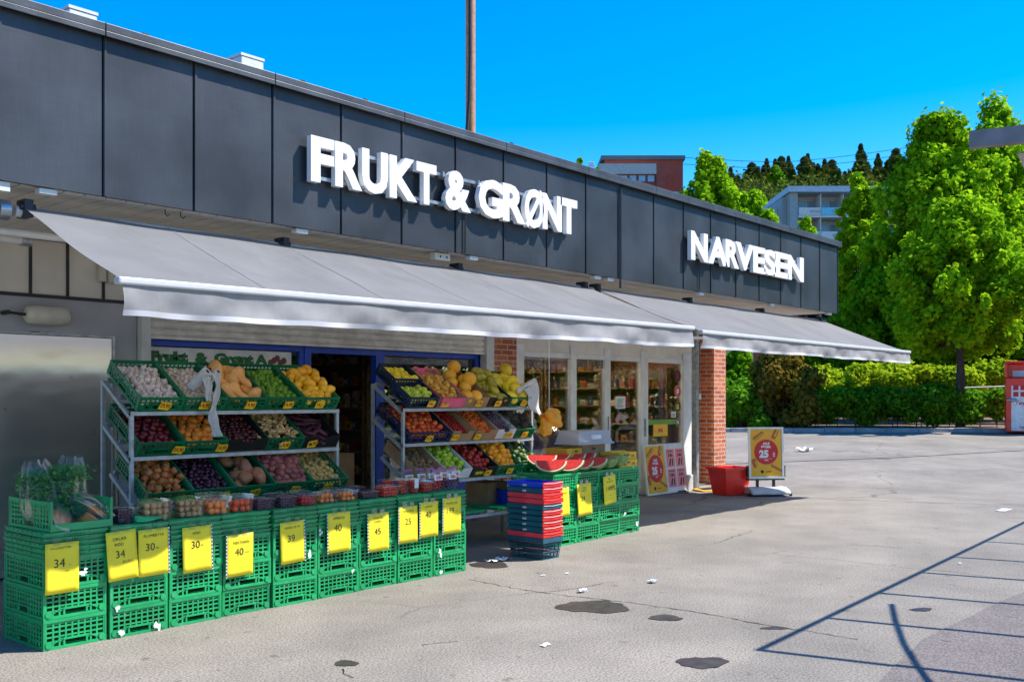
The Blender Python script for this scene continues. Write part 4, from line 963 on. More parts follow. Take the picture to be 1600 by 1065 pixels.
# flat green crates on the low shelf
for i in range(3): place_folded(R2a+.05+i*.62, YR-.10, .37, ['leftmost', 'middle', 'rightmost'][i]+' flat green crate lying on the low shelf under the right rack', 'flat crates on the low shelf')
# grape bags (film over box)
for i, (u, v) in enumerate([(1.36, .18), (1.52, .16), (1.42, .36), (1.55, .38)]):
    M = tier_matrix(xr, 1) @ Matrix.Translation((u, v, .12)); bb = ball(.085, 14, 10, sx=1, sy=1.1, sz=.75, lump=.22, seed=i)
    b = B(); b.add(bb.v, bb.f, M, 0, True); tag(b.build('grape_bag', M_['film'], origin=tuple(M.translation)), 'crumpled clear plastic bag over the dark grapes', 'plastic bag', 'plastic bags over the grapes')
# ------------------------------------------------------------------ punnets on the long row
def punnet(x, y, z, w, d, h, fk, label, lid=False, paper=None, rz=0, n=None):
    t = thing('punnet', label, 'punnet', (x, y, z), rz)
    b = B(); th = .0
    lo = .86
    pts = [(-w/2*lo, -d/2*lo, .002), (w/2*lo, -d/2*lo, .002), (w/2*lo, d/2*lo, .002), (-w/2*lo, d/2*lo, .002), (-w/2, -d/2, h), (w/2, -d/2, h), (w/2, d/2, h), (-w/2, d/2, h)]
    b.add(pts, [(0, 3, 2, 1), (0, 1, 5, 4), (1, 2, 6, 5), (2, 3, 7, 6), (3, 0, 4, 7)])
    b.box(-w/2-.004, w/2+.004, -d/2-.004, -d/2, h-.006, h); b.box(-w/2-.004, w/2+.004, d/2, d/2+.004, h-.006, h)
    if lid: b.grid(lambda u, v: ((u-.5)*w*.98, (v-.5)*d*.98, h+.012*min(1, 6*min(u, 1-u, v, 1-v))), 8, 8)
    o = bpy.data.objects.new('tub', b.mesh('tub', M_['clear'])); col.objects.link(o); o.parent = t
    src, st_, r = fk; b = B(); k = ball(r, 8, 6, lump=.05); nz_ = max(1, int(h/(st_*.9)))
    for L_ in range(nz_):
        yy = -d/2*lo+st_*.5
        while yy < d/2*lo-st_*.3:
            xx = -w/2*lo+st_*.5
            while xx < w/2*lo-st_*.3:
                b.add(k.v, k.f, Matrix.Translation((xx+R.uniform(-.15, .15)*st_, yy+R.uniform(-.15, .15)*st_, st_*.5+L_*st_*.9)) @ Matrix.Rotation(R.uniform(0, 3), 4, 'X') @ Matrix.Scale(R.uniform(.85, 1.05), 4), 0, True); xx += st_
            yy += st_
    o = bpy.data.objects.new('fruit', b.mesh('fruit', M_[src])); col.objects.link(o); o.parent = t
    if paper:
        b = B(); b.box(-w*.3, w*.3, -d/2-.007, -d/2-.0045, h*.35, h*.95); o = bpy.data.objects.new('paper_label', b.mesh('l', M_['paper'])); col.objects.link(o); o.parent = t
    return t
def px_x(px, Y=YC+.1): return gx(px, Y)
zt1 = TOP1+.002
PF = [  # px centre, y offset, w, h, d, fruit, label
 (193, .10, .13, .085, .11, ('blueberry', .022, .011), 'lidded punnet of dark berries beside the carrots crate', True),
 (240, .10, .19, .11, .15, ('ginger', .045, .023), 'open tub of pale brown kiwis left of the second kiwi tub', False),
 (293, .10, .18, .11, .15, ('ginger', .044, .023), 'open tub of brown kiwis beside the red nectarines', False),
 (336, .10, .17, .105, .15, ('apricot', .05, .026), 'tub of red and orange nectarines beside the kiwis', False),
 (372, .10, .16, .105, .15, ('tomato', .05, .026), 'tub of bright nectarines left of the berry punnets', False),
 (409, .09, .15, .07, .12, ('blueberry', .022, .012), 'lidded berry punnet, leftmost of three in the front', True),
 (444, .09, .14, .07, .12, ('blueberry', .022, .012), 'lidded berry punnet, middle of three in the front', True),
 (476, .09, .13, .07, .12, ('strawberry', .024, .012), 'lidded berry punnet, rightmost of three in the front', True),
 (434, .26, .17, .075, .13, ('blueberry', .022, .012), 'dark berry punnet set behind the front punnets', True),
 (466, .26, .14, .08, .13, ('grape', .022, .012), 'dark grape punnet behind the front berry punnets', True),
 (508, .09, .16, .075, .13, ('apricot', .042, .021), 'punnet of orange apricots with open top', False),
 (540, .09, .15, .075, .13, ('apricot', .042, .021), 'second punnet of orange apricots toward the doorway', False),
 (572, .11, .16, .05, .13, ('blueberry', .022, .011), 'flat lidded punnet of berries behind the 45 card', True),
 (604, .10, .17, .075, .14, ('tomato', .030, .015), 'lidded punnet of tomatoes above the 45 card', True),
 (604, .28, .10, .10, .10, ('tomato', .032, .016), 'tall cup of cherry tomatoes at the back', True),
 (628, .14, .085, .115, .085, ('tomato', .032, .016), 'tall cup of cherry tomatoes left of the labelled cup', True),
 (645, .14, .075, .11, .08, ('tomato', .032, .016), 'tall cup of cherry tomatoes with a white paper label', True),
 (664, .14, .13, .085, .11, ('strawberry', .03, .016), 'punnet of red strawberries beside the grape bags', False),
 (520, .30, .16, .07, .13, ('strawberry', .024, .012), 'lidded punnet of red berries behind the apricots', True),
 (552, .30, .16, .07, .13, ('blueberry', .022, .012), 'lidded punnet of dark berries behind the second apricots', True),
 (240, .30, .17, .10, .15, ('ginger', .045, .023), 'rear tub of kiwis in a green net', False),
 (330, .30, .17, .11, .15, ('tomato', .05, .026), 'rear tub of dark red nectarines', False)]
for (px, dy, w_, h_, d_, fk, lab, lid) in PF:
    punnet(gx(px, YC+dy), YC+dy, zt1, w_*1.12, d_, h_*1.22, fk, lab, lid, paper=('paper label' in lab), rz=R.uniform(-.06, .06))
# green nets round the kiwi tubs
for i, px in enumerate((236, 290)):
    x = gx(px, YC+.12); b = B(); bb = ball(.1, 16, 8, sx=1.05, sy=.85, sz=.45, lump=.15, seed=i)
    for k in range(14):
        a = k*PI/7; b.tube([(x+.10*math.cos(a+j*.22)*math.cos(j*.26), YC+.14+.09*math.sin(a+j*.22)*math.cos(j*.26), zt1+.095+.05*math.sin(j*.26)) for j in range(6)], .003, 4)
    tag(b.build('net_bag', mat('green_net', (.10, .30, .03), .5), origin=(x, YC+.14, zt1)), ['green net bag over the left kiwi tub', 'green net bag over the right kiwi tub'][i], 'net bag')
# green leaf-shaped scoop beside berries
b = B(); b.grid(lambda u, v: (gx(200, YC+.08)+.02+.22*u, YC+.03+.10*(v-.5)*math.sin(PI*min(1, u*.9+.08)), zt1+.006+.045*(1-u)*math.sin(PI*v)+.03*u*u), 10, 8)
tag(b.build('plastic_scoop', M_['crate_green'], origin=(gx(200, YC), YC+.03, zt1), solid=.003), 'pointed green plastic scoop lying in front of the kiwi tubs', 'scoop')
# bags of grapes/cherries with white and red print
for i, (px, dy) in enumerate([(636, .30), (655, .32), (672, .30), (681, .12), (703, .12), (690, .30), (709, .30)]):
    x = gx(px, YC+dy); y = YC+dy; t = thing('fruit_bag', ['clear bag of dark cherries, front left of the bag cluster', '', ''][0], 'fruit bag', (x, y, zt1))
    t['label'] = ['rearmost left clear bag of dark cherries with pink zip', 'second rear clear bag of dark cherries with pink zip', 'third rear clear bag of dark cherries with pink zip', 'front left clear bag of dark cherries with red print', 'front right clear bag of dark cherries at the row end', 'fourth rear clear bag of dark cherries with pink zip', 'rear right clear bag of dark cherries at the row end'][i]
    k = ball(.013, 8, 6); b = B()
    for q in range(60): b.add(k.v, k.f, Matrix.Translation((x+R.uniform(-.045, .045), y+R.uniform(-.03, .03), zt1+.012+R.uniform(0, .075))), 0, True)
    b.build('cherries', M_['cherry' if i % 2 else 'grape'], t)
    def bagf(u, v):
        a = 2*PI*u; th = .036*(1-v**2.2)+.004; return (x+.058*math.cos(a)*(1+.04*math.sin(9*v+i)), y+th*math.sin(a)*(1+.1*math.sin(13*v+7*u)), zt1+.19*v+.004*math.sin(a*5))
    b = B(); b.grid(bagf, 20, 10); b.build('bag', M_['film'], t)
    b = B(); b.grid(lambda u, v: (x-.05+.1*u, y-.03*(1-(.48+.26*v)**2.2)-.012-.004*math.sin(u*9), zt1+.19*(.52+.26*v)), 8, 3); b.build('print_panel', M_['paper'], t)
    b = B(); text(b, 'GRL', face(x, y-.047, zt1+.125), 0, 0, .03, bold=.04, maxw=.08); b.build('lettering', M_['poster_red'], t)
    b = B(); b.box(x-.055, x+.055, y-.006, y+.006, zt1+.18, zt1+.195); b.build('zip', mat('purple_zip', (.45, .10, .32), .5), t)
# ------------------------------------------------------------------ carrot bags on the corner crate
TC = TOP1+.02
for ch in list(top_crate.children):
    if ch.name.startswith('end_panel') and min(v_.co.y for v_ in ch.data.vertices) < .1: bpy.data.objects.remove(ch)
b = B(); b.box(.0, CW, -.002, .012, .004, .05); o = bpy.data.objects.new('lowered_front', b.mesh('lowered_front', M_['crate_green'])); col.objects.link(o); o.parent = top_crate
for i, (dx, dy, dz, rz, nm) in enumerate([(.08, .30, .10, .2, 'leftmost'), (.16, .42, .12, -.2, 'rear left'), (.25, .30, .14, .5, 'tallest middle'), (.30, .17, .06, 1.0, 'front right'), (.14, .16, .06, .4, 'front left')]):
    x, y, z = X0+.04+dx, YC+dy, TC+dz
    t = thing('carrot_bag', '%s clear bag of carrots with green tops in the corner crate' % nm, 'carrot bag', (x, y, z-.05))
    leanv = Vector((R.uniform(-.3, .1), R.uniform(-.1, .3), 1)).normalized() if i < 3 else Vector(((-.5, .25)[i-3], .75, .42)).normalized()
    side = leanv.cross(Vector((0, 1, 0))).normalized(); b = B(); 
    for q in range(9):
        o_ = Vector((x, y, z))+side*R.uniform(-.06, .06)+Vector((0, R.uniform(-.04, .04), 0)); e = o_-leanv*R.uniform(.10, .16)
        b.tube([o_+leanv*.01, o_, (o_+e)/2, e], [.007, .021, .015, .003], 8)
    b.build('carrots', M_['carrot_skin' if 0 else 'carrot'], t)
    b = B()
    for q in range(1700):
        s = R.random(); c = Vector((x, y, z))+leanv*(.02+.22*s)+side*R.gauss(0, .02+.045*s)+Vector((0, R.gauss(0, .018+.035*s), 0))
        a = Vector((R.uniform(-1, 1), R.uniform(-1, 1), R.uniform(-1, 1))).normalized()*.018; a2 = Vector((R.uniform(-1, 1), R.uniform(-1, 1), R.uniform(-1, 1))).normalized()*.008
        b.poly([c-a, c+a2, c+a, c-a2])
    b.build('green_tops', M_['greens'], t)
    def bag(u, v):
        a = 2*PI*u; w_ = .05+.055*math.sin(PI*min(v*.9+.08, 1))+.012*math.sin(5*a+i)+.008*math.sin(11*a+v*12)
        c = Vector((x, y, z))+leanv*(-.17+.47*v); return tuple(c+side*w_*math.cos(a)*1.1+Vector((0, 1, .0))*w_*.7*math.sin(a)+Vector((0, 0, .012*math.sin(7*a+i)))*v)
    b = B(); b.grid(bag, 30, 12); b.build('bag', M_['film'], t)
# ------------------------------------------------------------------ shopping baskets
BX, BY = 7.49, 6.06
cols_ = ['teal_plastic', 'pink_plastic', 'teal_plastic', 'teal_plastic', 'teal_plastic', 'teal_plastic', 'teal_plastic', 'pink_plastic', 'pink_plastic', 'teal_plastic', 'blue_plastic']
plate = ['teal_plastic', 'red_plastic', 'red_plastic', 'red_plastic', 'red_plastic', 'red_plastic', 'teal_plastic', 'red_plastic', 'red_plastic', 'red_plastic', 'red_plastic']
nth = ['lowest full', 'second from bottom pink', 'third from bottom teal', 'fourth from bottom teal', 'fifth from bottom teal', 'sixth from bottom teal', 'seventh from bottom all-teal', 'lower of the two upper pink', 'upper of the two upper pink', 'second from top teal', 'topmost blue']
for i in range(11):
    z = .055*i; t = thing('shopping_basket', nth[i]+' shopping basket in the nested stack', 'basket', (BX+.15, BY+.23, z)); W_, D_, H_ = .30, .46, .21
    cx, cy = BX+.15+R.uniform(-.006, .006), BY+.23+R.uniform(-.006, .006); mm = M_[cols_[i]]
    def rim(v): return (W_/2*(.84+.14*v), D_/2*(.86+.12*v))
    b = B()
    a0, d0 = rim(0); b.box(cx-a0, cx+a0, cy-d0, cy+d0, z+.001, z+.006)
    if i in (0,):
        for k in range(15):
            u = -1+2*k/14
            for s in (-1, 1):
                (a0, d0), (a1, d1) = rim(0), rim(.72)
                b.tube([(cx+u*a0, cy+s*d0, z), (cx+u*a1, cy+s*d1, z+.15)], .0045, 4)
        for k in range(20):
            u = -1+2*k/19
            for s in (-1, 1):
                (a0, d0), (a1, d1) = rim(0), rim(.72); b.tube([(cx+s*a0, cy+u*d0, z), (cx+s*a1, cy+u*d1, z+.15)], .0045, 4)
        for vv_ in (0, .35, .72):
            a, d = rim(vv_); zz = z+.21*vv_; b.tube([(cx-a, cy-d, zz), (cx+a, cy-d, zz), (cx+a, cy+d, zz), (cx-a, cy+d, zz), (cx-a, cy-d, zz)], .007, 6)
    else:
        a, d = rim(.3); a1, d1 = rim(1); 
        b.add([(cx-a, cy-d, z+.09), (cx+a, cy-d, z+.09), (cx+a, cy+d, z+.09), (cx-a, cy+d, z+.09), (cx-a1, cy-d1, z+H_), (cx+a1, cy-d1, z+H_), (cx+a1, cy+d1, z+H_), (cx-a1, cy+d1, z+H_)], [(0, 1, 5, 4), (1, 2, 6, 5), (2, 3, 7, 6), (3, 0, 4, 7)])
    b.build('body', mm, t)
    a, d = rim(1); b = B()
    b.box(cx-a-.008, cx-a+.004, cy-d, cy+d, z+H_-.042, z+H_); b.box(cx+a-.004, cx+a+.008, cy-d, cy+d, z+H_-.042, z+H_); b.box(cx-a-.008, cx+a+.008, cy+d, cy+d+.008, z+H_-.042, z+H_)
    b.box(cx-a-.010, cx-a-.0085, cy-d, cy+d, z+H_-.006, z+H_); b.build('rim', mm, t, bevel=.003)
    b = B(); b.box(cx-a-.009, cx+a+.009, cy-d-.009, cy-d+.003, z+H_-.044, z+H_+.001); b.build('end_plate', M_[plate[i]], t, bevel=.003)
    if i > 0:
        b = B(); 
        b.tube([(cx-a, cy-d-.014, z+H_-.006), (cx-a*.5, cy-d-.016, z+H_-.010), (cx, cy-d-.016, z+H_-.014), (cx+a, cy-d-.014, z+H_-.006)], .0035, 6)
        b.tube([(cx-a-.013, cy-.02, z+H_-.03), (cx-a-.013, cy+.02, z+H_-.03)], .012, 6); b.build('handle', M_['pink_plastic' if i in (1, 7, 8) else 'grey_plastic'], t)
# ------------------------------------------------------------------ watermelon pieces
M_['rind'] = mat('rind', (.08, .20, .04), .35, c2=(.22, .34, .12), vs=18); M_['flesh'] = mat('flesh', (.62, .035, .03), .3, var=.18, vs=40, bump=.1); M_['pith'] = mat('pith', (.72, .70, .45), .4)
def melon_piece(x, y, z, r, rz, lean, label, quarter=True):
    t = thing('watermelon_piece', label, 'watermelon', (x, y, z)); Mt = Matrix.Rotation(rz, 4, 'Z') @ Matrix.Rotation(lean, 4, 'Y')
    e = 1.18; th0, th1 = (0, PI/2*1.05) if quarter else (0, PI)
    # long axis along local y; wedge between angles th0..th1 in xz plane
    def s(r_, u, v): a = th0+(th1-th0)*u; ph = -PI/2+PI*v; return (r_*math.cos(ph)*math.cos(a), r_*e*math.sin(ph), r_*math.cos(ph)*math.sin(a))
    off = Matrix.Rotation(-(PI/2+(th0+th1)/2), 4, 'Y') if quarter else Matrix.Rotation(PI, 4, 'Y')
    base = Mt @ off; lift = Vector((0, 0, r*.98 if not quarter else r*.98)); MM = Matrix.Translation(lift) @ base
    MM = Matrix.Translation(lift) @ Mt @ Matrix.Rotation((th0+th1)/2-(-PI/2) if 0 else (PI/2+(th0+th1)/2), 4, 'Y')
    def loc(name, b, m): o = bpy.data.objects.new(name, b.mesh(name, m)); col.objects.link(o); o.parent = t
    b = B(); b.grid(lambda u, v: s(r, u, v), 12, 12, MM); loc('rind', b, M_['rind'])
    b = B(); c = B()
    for a in ((th0, th1) if quarter else (th0,)):
        if quarter:
            P = [(r*.99*math.cos(-PI/2+PI*k/16)*math.cos(a), r*.99*e*math.sin(-PI/2+PI*k/16), r*.99*math.cos(-PI/2+PI*k/16)*math.sin(a)) for k in range(17)]
            Q = [(p[0]*.90+.0006*math.sin(a)*(1 if a == th0 else -1), p[1]*.90, p[2]*.90) for p in P]
        else:
            P = [(r*.99*math.cos(2*PI*k/28), r*.99*e*math.sin(2*PI*k/28), 0) for k in range(28)]; Q = [(p[0]*.90, p[1]*.90, -.0015) for p in P]
        dn = Vector((math.sin(a), 0, -math.cos(a)))*(1 if a == th0 else -1)*.002
        b.poly(P, MM); c.poly([tuple(Vector(q)+dn) for q in Q], MM)
    loc('pith', b, M_['pith']); loc('flesh', c, M_['flesh'])
zt2 = TOP2+.0
wp = [(8.36, 6.66, .135, 2.2, .55, 'front left watermelon wedge with wide red face'), (8.62, 6.62, .135, 1.9, .5, 'second front watermelon wedge, red face to the yard'), (8.86, 6.64, .12, 1.2, .45, 'third front watermelon wedge under film'), (9.10, 6.63, .125, 1.9, .6, 'watermelon wedge behind the 24 card'),
      (8.50, 6.90, .13, 1.5, .5, 'watermelon wedge in the second row, leftmost'), (8.78, 6.92, .13, 1.9, .5, 'watermelon wedge in the second row, middle'), (9.06, 6.90, .12, 1.6, .5, 'watermelon wedge in the second row, right'), (9.33, 6.64, .12, 1.8, .5, 'watermelon wedge left of the big right half'), (9.30, 6.93, .12, 1.8, .5, 'watermelon wedge left of the yellow boxes'),
      (9.58, 6.68, .135, 1.57, .75, 'big dark red watermelon half in film beside the yellow boxes')]
for (x, y, r_, rz, ln, lab) in wp: melon_piece(x, y, zt2-.01+(.05 if y > 6.8 else 0), r_*1.12, 2.15+R.uniform(-.15, .2)-PI/2, ln*.0+R.uniform(-.12, .12), lab, quarter=('half' not in lab))
# ------------------------------------------------------------------ boxes at the right stall end
def cbox(x, y, z, w, d, h, mm, label, rz=0, open_=False, txt=None, name='cardboard_box', lidm=None):
    t = thing(name, label, 'box', (x, y, z), rz); b = B()
    def loc(nm, b, m, **k): o = bpy.data.objects.new(nm, b.mesh(nm, m)); col.objects.link(o); o.parent = t; return o
    for (a0, a1, c0, c1) in ((-w/2, w/2, -d/2, -d/2+.005), (-w/2, w/2, d/2-.005, d/2), (-w/2, -w/2+.005, -d/2+.0051, d/2-.0051), (w/2-.005, w/2, -d/2+.0051, d/2-.0051)): b.box(a0, a1, c0, c1, 0, h)
    b.box(-w/2+.0051, w/2-.0051, -d/2+.0051, d/2-.0051, .001, .006); loc('walls', b, M_[mm])
    if not open_:
        b = B(); b.box(-w/2, w/2, -d/2, d/2, h+.0005, h+.004); loc('lid', b, M_[lidm or mm])
    b = B(); b.box(-.03, .03, -d/2-.0015, -d/2-.0005, h*.55, h*.72); loc('hand_hole', b, M_['black'])
    if txt:
        b = B(); text(b, txt, face(w*.25, -d/2-.001, h*.45), 0, 0, h*.34, bold=.02, z=.001, maxw=w*.4)
        for k in range(2): disc(b, face(-w*.22-.001, -d/2-.001, h*.5), 0, 0, h*.28-.01*k, z=.001)
        loc('print', b, M_['ink'])
    return t
zz = TOP2+.001
cbox(9.74, 6.72, zz, .36, .28, .085, 'card_yellow', 'yellow flat fruit box at the right edge of the crate stall', 0, False, 'CHI')
tb = cbox(9.74, 6.73, zz+.091, .36, .28, .085, 'card_yellow', 'open yellow fruit box with pale green filling on top of another', .03, True, 'CHI')
for i in range(9):
    o = bpy.data.objects.new('yellow_melon', PM['pear'][0]); col.objects.link(o); o.name = 'yellow_pepper'; o.location = (9.62+.03*i, 6.70+R.uniform(-.05, .06), zz+.165); o.rotation_euler = (R.uniform(0, 3), 0, R.uniform(0, 3)); o.scale = (1.4, .7, .7)
    tag(o, 'pale yellow-green pepper in the open yellow fruit box', 'pepper', 'peppers in the open yellow box')
cbox(9.50, 7.02, zz, .40, .30, .13, 'card_yellow', 'yellow and brown box in the middle of the back row', .02, False, 'XX')
cbox(9.10, 7.03, zz, .36, .30, .13, 'card_yellow', 'leftmost yellow and brown box in the back row', -.03, False, 'XX')
cbox(9.10, 7.03, zz+.137, .36, .30, .10, 'card_yellow', 'yellow and brown box stacked on the leftmost back box', .03, True)
cbox(9.45, 7.03, zz+.137, .46, .30, .13, 'card', 'plain brown cardboard box under the grey tub', .0, False)
cbox(9.85, 7.03, zz, .26, .30, .12, 'card_yellow', 'yellow box at the right end of the back row', .05, True, 'XX')
t = thing('storage_tub', 'translucent grey storage tub upside down on the brown boxes', 'tub', (9.42, 7.0, zz+.273), .0); b = B(); w_, d_, h_ = .34, .22, .16
b.add([(-w_, -d_*.8, 0), (w_, -d_*.8, 0), (w_, d_*.8, 0), (-w_, d_*.8, 0), (-w_*.86, -d_*.66, h_), (w_*.86, -d_*.66, h_), (w_*.86, d_*.66, h_), (-w_*.86, d_*.66, h_)], [(0, 1, 5, 4), (1, 2, 6, 5), (2, 3, 7, 6), (3, 0, 4, 7), (4, 5, 6, 7)])
b.box(-w_-.012, w_+.012, -d_*.8-.012, -d_*.8-.001, 0, .018); b.box(-w_-.012, -w_-.001, -d_*.8, d_*.8, 0, .018); o = bpy.data.objects.new('tub_body', b.mesh('tub_body', M_['milk'])); col.objects.link(o); o.parent = t
b = B(); b.box(-.08, .10, -d_*.8-.004, -d_*.8+.02, .06, .11); o = bpy.data.objects.new('paper_label', b.mesh('l', M_['paper'])); col.objects.link(o); o.parent = t
# clutter under the right rack
cbox(8.30, 7.55, .40, .42, .30, .24, 'card', 'brown cardboard box on the low shelf at the right', .2, True)
cbox(8.45, 7.35, .40, .30, .25, .16, 'blue_plastic', 'blue fruit carton leaning on the low shelf', -.3, True)
cbox(6.62, 8.3, 0, .40, .40, 1.0, 'card', 'tall brown carton in shadow beside the right rack', .1, False)
# broom, left of the rack
q = at(187, 720, 7.45)
t = thing('broom', 'wooden broom handle leaning upright left of the vegetable rack', 'broom', (q.x, 7.45, 0)); b = B(); b.tube([(q.x-.03, 7.40, .04), (q.x+.02, 7.55, 1.45)], .013, 8); b.build('handle', M_['wood'], t)
b = B(); b.box(q.x-.2, q.x+.12, 7.36, 7.44, .01, .10); b.build('brush', M_['black'], t)
# bag rolls with hanging strips
def bagroll(x, y, z, label, L_=.2, rz=-.5, two=True):
    t = thing('bag_roll', label, 'bag roll', (x, y, z)); b = B(); d = Vector((.25, -.7, .6)).normalized()
    for k in range(2 if two else 1):
        c = Vector((x+.10*k, y, z+.0*k)); b.tube([c-d*L_/2, c+d*L_/2], .044-.014*k, 16)
    b.build('roll', M_['bagplastic'], t)
    b = B()
    for k in range(2 if two else 1):
        c = Vector((x+.10*k, y, z)); b.tube([c+d*(L_/2-.01), c+d*(L_/2+.002)], .016, 12)
    b.build('core', M_['ink'], t)
    b = B(); b.grid(lambda u, v: (x+.07+.085*(u-.5)*(1-.35*math.sin(v*9)**2)+.018*math.sin(v*7), y-.12-.02*math.sin(v*5+u*3)-.010*math.sin(u*19+v*8), z+.05-.52*v), 16, 36)
    b.grid(lambda u, v: (x+.0+.08*(u-.5)*(1-.4*v)+.02*v, y-.11+.012*math.sin(v*9+u*14), z+.02-.20*v), 12, 14); b.build('bag_strip', M_['bagplastic'], t, solid=.002)
    b = B(); b.tube([(x, y+.05, z-.03), (x, y+.22, z-.22)], .008, 6); b.build('holder', M_['galv'], t)
q = at(312, 592, YR-.02); bagroll(q.x, YR-.02, q.z, 'two rolls of white plastic bags hanging over the shallots')
q = at(820, 602, YR-.05); t = thing('bag_roll', 'single white bag roll with loose bag hanging at the right rack end', 'bag roll', tuple(q))
b = B(); b.tube([q+Vector((-.14, 0, -.07)), q+Vector((.12, -.05, .06))], .03, 14); b.build('roll', M_['bagplastic'], t)
b = B(); b.grid(lambda u, v: (q.x-.10+.22*u+.16*v+.02*math.sin(v*7), q.y-.06-.02*math.sin(u*8+v*5), q.z-.05+.10*u-.46*v*(.5+.5*u)), 12, 16); b.build('bag_strip', M_['bagplastic'], t, solid=.002)
# orange-yellow bag of nets hanging on a string from the awning
q = at(858, 660, 6.3); t = thing('hanging_bag', 'orange-yellow crumpled bag hanging on a string from the awning', 'hanging bag', tuple(q))
b = B(); bb = ball(.115, 26, 18, sx=1.15, sy=.8, sz=.75, lump=.30, seed=4); b.add(bb.v, bb.f, Matrix.Translation(q+Vector((.03, 0, .04))) @ Matrix.Rotation(.3, 4, 'Y'), 0, True)
bb = ball(.075, 20, 14, sx=1, sy=.8, sz=1.1, lump=.28, seed=7); b.add(bb.v, bb.f, Matrix.Translation(q+Vector((-.06, 0, -.05))), 0, True); bb = ball(.06, 20, 14, sx=1.2, sy=.8, sz=.7, lump=.3, seed=11); b.add(bb.v, bb.f, Matrix.Translation(q+Vector((.10, 0, .10))), 0, True)
o = b.build('bag', M_['orange_bag'], t)
b = B(); b.tube([(q.x+.0, q.y, q.z+.1), (q.x+.0, q.y, 2.62)], .0035, 5); b.build('string', M_['paper'], t)
# litter
def scraps(px, py, w, h, label, hh=.02, seed=0):
    q = ground(px, py); r = random.Random(seed); b = B(); b.grid(lambda u, v: (q.x+(u-.5)*w+r.uniform(-.01, .01), q.y+(v-.5)*h+r.uniform(-.01, .01), q.z+.006+r.uniform(0, hh)), 6, 4, smooth=False)
    tag(b.build('litter', M_['litter'], origin=tuple(q), solid=.001), label, 'litter')
scraps(1020, 910, .075, .06, 'crumpled white paper on the asphalt in mid yard', .03, 1); scraps(910, 925, .07, .055, 'crumpled white paper just above the large damp spot', .03, 2); scraps(852, 1008, .07, .055, 'flat white paper square on the asphalt in the foreground', .003, 3)
scraps(778, 876, .25, .12, 'white and blue plastic rag at the stall shadow edge', .03, 4); scraps(1257, 705, .42, .3, 'white plastic bag lying far out on the yard', .12, 5); scraps(1568, 797, .35, .12, 'flat white paper strip near the right edge', .006, 6)
for i, (px, py) in enumerate([(848, 899), (885, 896), (1500, 880)]):
    scraps(px, py, .05, .02, 'tiny pale litter fleck on the asphalt', .004, 20+i); 
for o in [o for o in col.objects if o.get('label') == 'tiny pale litter fleck on the asphalt']: o['group'] = 'litter flecks on the asphalt'
# ================================================================== KIOSK FRONT THINGS
def loc(t, nm, b, m, bevel=0):
    o = bpy.data.objects.new(nm, b.mesh(nm, m)); col.objects.link(o); o.parent = t
    if bevel: k = o.modifiers.new('b', 'BEVEL'); k.width = bevel; k.segments = 2; k.limit_method = 'ANGLE'
    return o
UP = Matrix.Rotation(PI/2, 4, 'X')
def sausage(b, M, cx, cy, L_, w, rot, z, mi=0):
    P = []
    for k in range(20):
        a = 2*PI*k/20; x = (L_/2-w/2)*(1 if math.cos(a) > 0 else -1)+w/2*math.cos(a); y = w/2*math.sin(a)
        P.append((cx+x*math.cos(rot)-y*math.sin(rot), cy+x*math.sin(rot)+y*math.cos(rot), z))
    b.poly(P, M, mi)
def poster(t, M, w, h, faded=False):
    b = B(); b.box(-w/2, w/2, -h/2, h/2, 0, .002, M); loc(t, 'poster_sheet', b, M_['orange_poster'])
    b = B(); sausage(b, M, -w*.25, h*.36, w*.42, w*.12, .6, .004); sausage(b, M, w*.30, h*.40, w*.34, w*.16, 1.1, .004); sausage(b, M, -w*.38, -h*.22, w*.30, w*.16, 1.9, .004); sausage(b, M, w*.33, -h*.32, w*.42, w*.09, -.5, .004)
    loc(t, 'food_print', b, M_['sausage'])
    b = B(); sausage(b, M, -w*.25, h*.345, w*.40, w*.035, .6, .005); sausage(b, M, w*.34, h*.42, w*.25, w*.05, 1.1, .005); sausage(b, M, -w*.33, -h*.24, w*.2, w*.04, 1.9, .005); sausage(b, M, w*.33, -h*.30, w*.36, w*.02, -.5, .005); loc(t, 'bun_print', b, M_['card_yellow'])
    b = B(); disc(b, M, 0, h*.02, w*.39, .006, n=40); loc(t, 'red_disc', b, M_['poster_red'])
    b = B(); text(b, 'ALLE', M, -.0*w, h*.20, h*.055, bold=.06, z=.008, maxw=w*.4); text(b, 'PØLSER', M, 0, h*.13, h*.055, bold=.06, z=.008, maxw=w*.42); text(b, '25', M, -w*.08, -h*.02, h*.17, bold=.06, z=.008, maxw=w*.46)
    b.box(w*.20, w*.30, -h*.03, -h*.015, .0075, .009, M); disc(b, M, w*.25, -h*.065, w*.03, .008); disc(b, M, w*.25, h*.005, w*.02, .008); b.box(-w*.22, w*.2, -h*.125, -h*.12, .0075, .0085, M); b.box(-w*.06, w*.06, -h*.165, -h*.15, .0075, .0085, M)
    loc(t, 'lettering', b, M_['paper'])
    b = B(); disc(b, M, -w*.14, -h*.40, w*.05, .006); text(b, 'NARVESEN', M, w*.08, -h*.40, h*.022, bold=.04, z=.006, maxw=w*.32); loc(t, 'maker_mark', b, M_['ink'])
